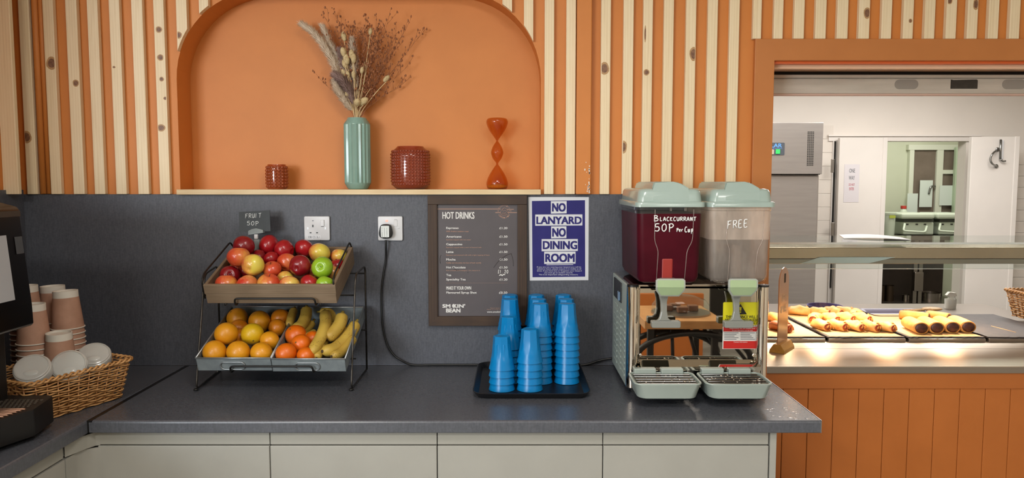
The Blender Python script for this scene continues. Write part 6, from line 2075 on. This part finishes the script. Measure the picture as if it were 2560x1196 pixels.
# store room behind the doors
m_gw = M('green_white_wall', 'c6c9b2', 'bfc2aa', .6, scale=2)
SYk = 6.4
b = B(); box(b, ox0 - .25, 6.1, SYk, SYk + .1, 0, CEIL); struct('wall_store_back', b, m_gw)
b = B(); box(b, ox0 - .25, ox0 - .15, KY + .12, SYk, 0, CEIL); struct('wall_store_left', b, m_gw)
m_wf = M('pale_green_window_frame', 'd2d4c2', rough=.5)
m_pane = M('dark_window_pane', '7a6c60', '6c6054', .15, scale=4)
WYk = SYk - .06
b = B(); bp(b, 2272, 366, 2283, 555, WYk, .06); bp(b, 2340, 366, 2356, 555, WYk, .06); bp(b, 2272, 362, 2420, 375, WYk - .004, .064); bp(b, 2354, 425, 2390, 435, WYk + .003, .05); bp(b, 2388, 366, 2420, 555, WYk, .06); bp(b, 2272, 552, 2420, 562, WYk - .004, .064)
w2_ = struct('window_2', b, m_wf)
b = B(); bp(b, 2280, 372, 2392, 555, WYk + .03, .01); obj('pane', b, m_pane, w2_)
b = B(); tube(b, smoothpath([P(2338, 466, y=WYk - .01), P(2327, 468, y=WYk - .02), P(2322, 485, y=WYk - .02)], 5), .012, 6); obj('window_handle', b, m_hs, w2_)
for i, (q_, lab) in enumerate([((2299, 451, 2331, 518), 'white paper taped on the dark store room window pane'), ((2268, 484, 2294, 532), 'pale green paper standing at the lower left of the store room window'), ((2349, 464, 2382, 514), 'white paper taped across the right window panes')]):
    b = B(); bp(b, *q_, WYk - .012 - .002 * i, .002); tag(obj('paper_or_reflection', b, M('green_white_paper', 'd0d8ce', rough=.7) if 'green_white_paper' not in bpy.data.materials else m_('green_white_paper')), lab, 'paper')
b = B(); bp(b, 2388, 368, 2416, 548, SYk - .13, .06, .01); tag(obj('tall_cabinet', b, M('pale_green_cabinet', 'aab89c', rough=.5)), 'pale green cabinet half hidden by the right kitchen door', 'cabinet')
b = B(); bp(b, 2203, 390, 2213, 445, SYk - .9, .3, .005); bp(b, 2200, 447, 2212, 530, SYk - .9, .3, .005); bp(b, 2199, 531, 2211, 568, SYk - .9, .3, .005)
tag(obj('paper_towel_dispenser', b, m_wplastic), 'column of white boxes at the left inside the store room', 'boxes')
# bench with machines
BY = SYk - .95
b = B()
bench_z = P(2300, 592, y=BY).z
t = thing('prep_bench', 'stainless prep bench with shelf in the store room', 'bench', (P(2300, 592, y=BY).x, BY + .3, 0))
bxa, bxb = ox0 - .14, P(2440, 600, y=BY).x
b = B(); box(b, bxa, bxb, BY, BY + .6, bench_z - .04, bench_z, .003); obj('bench_top', b, m_steel_d, t)
for px in (2190, 2287, 2300, 2410):
    x = P(px, 700, y=BY + .02).x
    b = B(); box(b, x - .02, x + .02, BY + .01, BY + .05, 0, bench_z - .04); obj('leg', b, m_steel_d, t)
sh_z = P(2300, 760, y=BY).z
b = B(); box(b, bxa, bxb, BY + .02, BY + .58, sh_z - .03, sh_z, .003); obj('lower_shelf', b, m_steel_d, t)
b = B(); box(b, bxa, bxb, BY + .585, BY + .60, .0, bench_z - .05); obj('bench_shade_panel', b, M('dark_brown_shadow_panel', '3a2c22', '2e231b', .7, scale=5), t)  # dark brown sheet put in for the shade below the bench
m_kpale = M('pale_appliance', 'c3cbb8', rough=.35); m_kdk = M('appliance_dark', '3e4038', rough=.5)
for q, (xa, xb, lab) in enumerate(((2256, 2335, 'left white contact grill on the prep bench'), (2345, 2420, 'right white contact grill on the prep bench'))):
    c = P((xa + xb) / 2, 585, y=BY + .1)
    t = thing('contact_grill', lab, 'grill', (c.x, BY + .25, bench_z))
    b = B(); bp(b, xa + 2, 556, xb, 588, BY + .1, .35, .015); obj('grill_base', b, m_kpale, t)
    b = B(); bp(b, xa - 2, 534, xb + 3, 548, BY + .06, .4, .02); obj('grill_lid', b, m_kpale, t)
    b = B(); bp(b, xa + 4, 548, xb - 1, 556, BY + .12, .3); obj('hot_plate', b, m_kdk, t)
    for u in (.12, .42, .68):
        b = B(); bp(b, xa + (xb - xa) * u, 556.5 + 3, xa + (xb - xa) * u + 6, 563, BY + .096, .006)
        obj('control_knob', b, m_kdk, t)
    b = B(); tube(b, bendpath([P(xa + 6, 560, y=BY + .06), P(xa + 2, 578, y=BY), P(xb - 22, 581, y=BY), P(xb - 18, 566, y=BY + .06)], .03), .012, 8); obj('handle', b, m_kpale, t)
c = P(2232, 572, y=BY + .05)
t = thing('plastic_tub', 'white lidded plastic tub with a yellow label beside the grills', 'tub', (c.x, BY + .15, bench_z))
rr = (P(2248, 550, y=BY).x - P(2216, 550, y=BY).x) / 2
zt_ = P(2232, 533, y=BY).z
b = B(); lathe(b, [(0, bench_z), (rr * .9, bench_z), (rr, zt_ - .02), (0, zt_ - .02)], 28, (c.x, BY + .15, 0)); obj('tub_body', b, m_kpale, t, angle=40)
b = B(); lathe(b, [(0, zt_ - .02), (rr * 1.06, zt_ - .02), (rr * 1.06, zt_), (0, zt_ + .004)], 28, (c.x, BY + .15, 0)); obj('tub_lid', b, m_kpale, t, angle=40)
b = B(); bp(b, 2224, 539, 2239, 546, BY + .15 - rr - .004, .004); obj('yellow_label', b, M('yellow_label', 'b6c04a', rough=.5), t)
c = P(2258, 540, y=BY + .53)
t = thing('sauce_bottle', 'white bottle with a red cap beside the plastic tub', 'bottle', (c.x, BY + .53, bench_z))
zt_ = P(2258, 522, y=BY + .53).z; zc2 = P(2258, 517, y=BY + .53).z
b = B(); lathe(b, [(0, bench_z), (.05, bench_z), (.05, zt_ - .05), (.025, zt_), (0, zt_)], 20, (c.x, BY + .53, 0)); obj('bottle_body', b, m_kpale, t, smooth=True, angle=40)
b = B(); lathe(b, [(0, zt_), (.032, zt_), (.032, zc2 + .01), (0, zc2 + .01)], 16, (c.x, BY + .53, 0)); obj('red_cap', b, M('red_cap', 'b03028', rough=.4), t, angle=40)
# pans on the lower shelf
m_pan = M('pan_steel', '9a9088', rough=.25, metal=1.0)
for px, w, h, lab in ((2206, 10, 40, 'dark lidded stock pot on the lower shelf, left'), (2228, 11, 40, 'shiny steel pan on the lower shelf beside the dark pot'), (2270, 9, 16, 'small steel pan between the bench legs'), (2330, 24, 22, 'wide pale bowl on the lower shelf')):
    c = P(px, 760, y=BY + .15); k_ = (BY + .15 - CAM.y) / F
    b = B(); R_ = w * k_; H_ = h * k_
    lathe(b, [(0, sh_z + .0005), (R_ * .95, sh_z + .0005), (R_, sh_z + H_), (R_ * 1.06, sh_z + H_), (R_ * .95, sh_z + H_ - .004), (R_ * .9, sh_z + .006), (0, sh_z + .006)], 24, (c.x, BY + .2, 0))
    tag(obj('stock_pot', b, m_pan if 'dark' not in lab else M('dark_pot', '4a3c30', rough=.35, metal=.8), smooth=True, angle=40), lab, 'pan')
c = P(2296, 690, y=BY - .01)
b = B(); box(b, c.x - .05, c.x + .05, BY - .03, BY + .005, P(2296, 728, y=BY).z, P(2296, 680, y=BY).z, .01); 
tag(obj('steel_canister', b, m_pan), 'bright steel canister hanging at the front of the prep bench', 'canister')

# things on the kitchen side of the food counter
CYk = tb_y + .02
t = thing('kitchen_worktop', 'grey kitchen side worktop behind the food trays', 'worktop', (2.2, CYk + .2, STZ))
b = B(); box(b, X_OPEN + .01, KX1 - .01, SLY + .005, CYk + .42, STZ - .03, STZ - .0005, .002); obj('steel_surface', b, m_steel_d, t)
m_bluetray = M('blue_grey_tray', '6a6880', rough=.4); m_purple = M('purple_plastic', '4a3f78', rough=.35)
p = P(2230, 782, z=TZ + .02)
ta, tb2 = P(2190, 788, y=p.y).x, P(2345, 788, y=p.y).x
b = B()
def tr2(ins, z): return [Vector((x, y_, z)) for x, y_ in rrect(ta + ins, tb2 - ins, p.y + ins, p.y + .2 - ins, .03, 5)]
loft(b, [tr2(.02, STZ + .001), tr2(.004, STZ + .02), tr2(0, STZ + .026), tr2(.006, STZ + .024), tr2(.022, STZ + .006)], True, True, smooth=True)
tag(obj('plastic_tray', b, m_bluetray, angle=40), 'blue grey plastic tray behind the pastries with tongs on it', 'tray')
b = B()
z_ = STZ + .034
q0, q1 = P(2265, 779, z=z_), P(2310, 777, z=z_)
for dy in (0, .025): tube(b, [(q0.x, q0.y + dy, z_), (q1.x, q1.y + dy * .5, z_ + .002)], .006, 6)
tt = B(); ball(tt, (0, 0, 0), 1, (.05, .03, .010), 16, 8); merge(b, tt, 0, Matrix.Translation((q1.x + .045, q1.y + .01, z_ + .006)))
tag(obj('serving_tongs', b, M('beige_tongs', 'b99a70', '9c7c54', .5, scale=60)), 'beige serving tongs resting on the blue grey tray', 'tongs')
p = P(2052, 785, z=STZ + .01)
b = B(); lathe(b, [(0, STZ), (.07, STZ), (.085, STZ + .045), (.08, STZ + .045), (.066, STZ + .006), (0, STZ + .006)], 28, (p.x + .04, max(p.y, CYk + .10), 0))
tag(obj('purple_bowl', b, m_purple, angle=40), 'purple plastic bowl behind the rear pastries', 'bowl')
p = P(2376, 783, z=STZ); sy_ = CYk + .27
cx = P(2376, 760, y=sy_).x
t = thing('spray_bottle', 'white trigger spray bottle behind the food counter', 'bottle', (cx, sy_, STZ))
zt_ = P(2376, 758, y=sy_).z; zh = P(2376, 730, y=sy_).z
b = B(); lathe(b, [(0, STZ), (.026, STZ), (.028, STZ + .05), (.026, zt_ - .03), (.013, zt_), (.012, zt_ + .01), (0, zt_ + .01)], 24, (cx, sy_, 0)); obj('bottle_body', b, M('spray_white', 'ccccc2', rough=.4), t, smooth=True, angle=50)
b = B(); prism(b, [(cx - .028, zh - .018), (cx - .012, zh), (cx + .022, zh - .004), (cx + .028, zh - .022), (cx + .012, zh - .026), (cx + .012, zt_ + .008), (cx - .010, zt_ + .008), (cx - .010, zh - .028)], 'y', sy_ - .011, sy_ + .011, .003); obj('trigger_head', b, m_('spray_white'), t)
b = B(); tube(b, smoothpath([(cx + .020, sy_, zh - .022), (cx + .027, sy_, zh - .05), (cx + .020, sy_, zh - .075)], 4), .004, 6); obj('trigger', b, m_('spray_white'), t)
pw_ = P(2560, 800, z=STZ)
basket('wicker_basket', 'orange brown wicker basket at the right edge of the kitchen counter', 'basket', P(2606, 797, z=TZ + .001), 0.0, .24, .20, .125, .78, 11, 26, rr=.0034)
# ------------------------------------------------------------------ behind the viewer, seen in the dispenser's mirror
def R(px, py, y):            # point whose mirror image lies at a pixel
    my = DF + .020
    p = P(px, py, y=2 * my - y)
    return Vector((p.x, y, p.z))
m_oakd = pine('oak_board', 'b98a58', 'ad7d4c', '9a6c3e', stretch=(2, 20, 20))
m_blk = M('black_metal_frame', '100e0d', rough=.45)
dy = -2.95
a_, c_ = R(1612, 803, dy), R(1812, 824, dy)
ax0, ax1 = min(a_.x, c_.x), max(a_.x, c_.x)
t = thing('display_table', 'oak topped display table with black legs, mirrored in the dispenser front', 'table', ((ax0 + ax1) / 2, dy - .3, 0))
b = B(); box(b, ax0, ax1, dy - .62, dy, c_.z, a_.z, .004); obj('oak_top', b, m_oakd, t)
for x, y_ in ((ax0 + .05, dy - .06), (ax1 - .05, dy - .06), (ax0 + .05, dy - .56), (ax1 - .05, dy - .56)):
    b = B(); box(b, x - .02, x + .02, y_ - .02, y_ + .02, 0, c_.z); obj('leg', b, m_blk, t)
for cx_px, rr in ((1740, .36), (1700, .30)):
    cc = R(cx_px, 905, dy + .02)
    b = B(); tube(b, [(cc.x + rr * 1.08 * math.cos(q), dy - .1 + (.05 if rr > .32 else -.15), cc.z + rr * .5 * math.sin(q)) for q in [PI * s / 24 for s in range(25)]], .022, 8); obj('hoop_brace', b, m_blk, t)
for k_ in range(5):
    p0, p1 = R(1640 + k_ * 40, 822, dy - .2), R(1620 + k_ * 62, 905, dy - .2)
    b = B(); tube(b, [p0, p1], .014, 6); obj('brace', b, m_blk, t)
zt_ = a_.z
cd_ = R(1705, 800, dy - .25)
t = thing('cake_dome', 'clear cake dome over brown cakes on the oak display table', 'cake dome', (cd_.x, dy - .3, zt_))
hd_ = R(1705, 738, dy - .3).z - zt_
b = B(); lathe(b, [(.20, .004), (.20, hd_ * .45), (.17, hd_ * .75), (.10, hd_ * .95), (0, hd_)], 32, (cd_.x, dy - .3, zt_)); obj('dome', b, m_glass, t, smooth=True)
b = B(); lathe(b, [(0, hd_), (.012, hd_ + .003), (.02, hd_ + .02), (0, hd_ + .03)], 16, (cd_.x, dy - .3, zt_)); obj('knob', b, m_glass, t, smooth=True)
b = B(); lathe(b, [(0, .0005), (.205, .0005), (.205, .012), (0, .012)], 32, (cd_.x, dy - .3, zt_)); obj('base_plate', b, m_steel_d, t, angle=40)
for k_, (u, v) in enumerate(((-.09, -.03), (.0, .05), (.09, -.02), (-.02, -.09))):
    b = B(); box(b, cd_.x + u - .035, cd_.x + u + .035, dy - .3 + v - .03, dy - .3 + v + .03, zt_ + .0125, zt_ + .055, .006)
    tag(obj('cake_slice', b, M('brown_cake', '7a4a30', '68402a', .7, scale=60) if 'brown_cake' not in bpy.data.materials else m_('brown_cake')), 'square brown cake slice under the clear dome', 'cake', 'cake slices under the dome')
# orange screen and dark menu further back
b = B(); p0, p1 = R(1590, 900, -4.6), R(1760, 735, -4.6); box(b, min(p0.x, p1.x), max(p0.x, p1.x), -4.65, -4.6, 0, p1.z, .004)
tag(obj('orange_screen', b, m_orange_dark), 'orange painted screen standing behind the display table, mirrored in chrome', 'screen')
b = B(); p0, p1 = R(1775, 800, -5.2), R(1850, 735, -5.2); box(b, min(p0.x, p1.x), max(p0.x, p1.x), -5.24, -5.2, 0, p1.z + .5, .004)
tag(obj('dark_cabinet', b, m_matt), 'dark cabinet at the far side of the dining room, mirrored in chrome', 'cabinet')
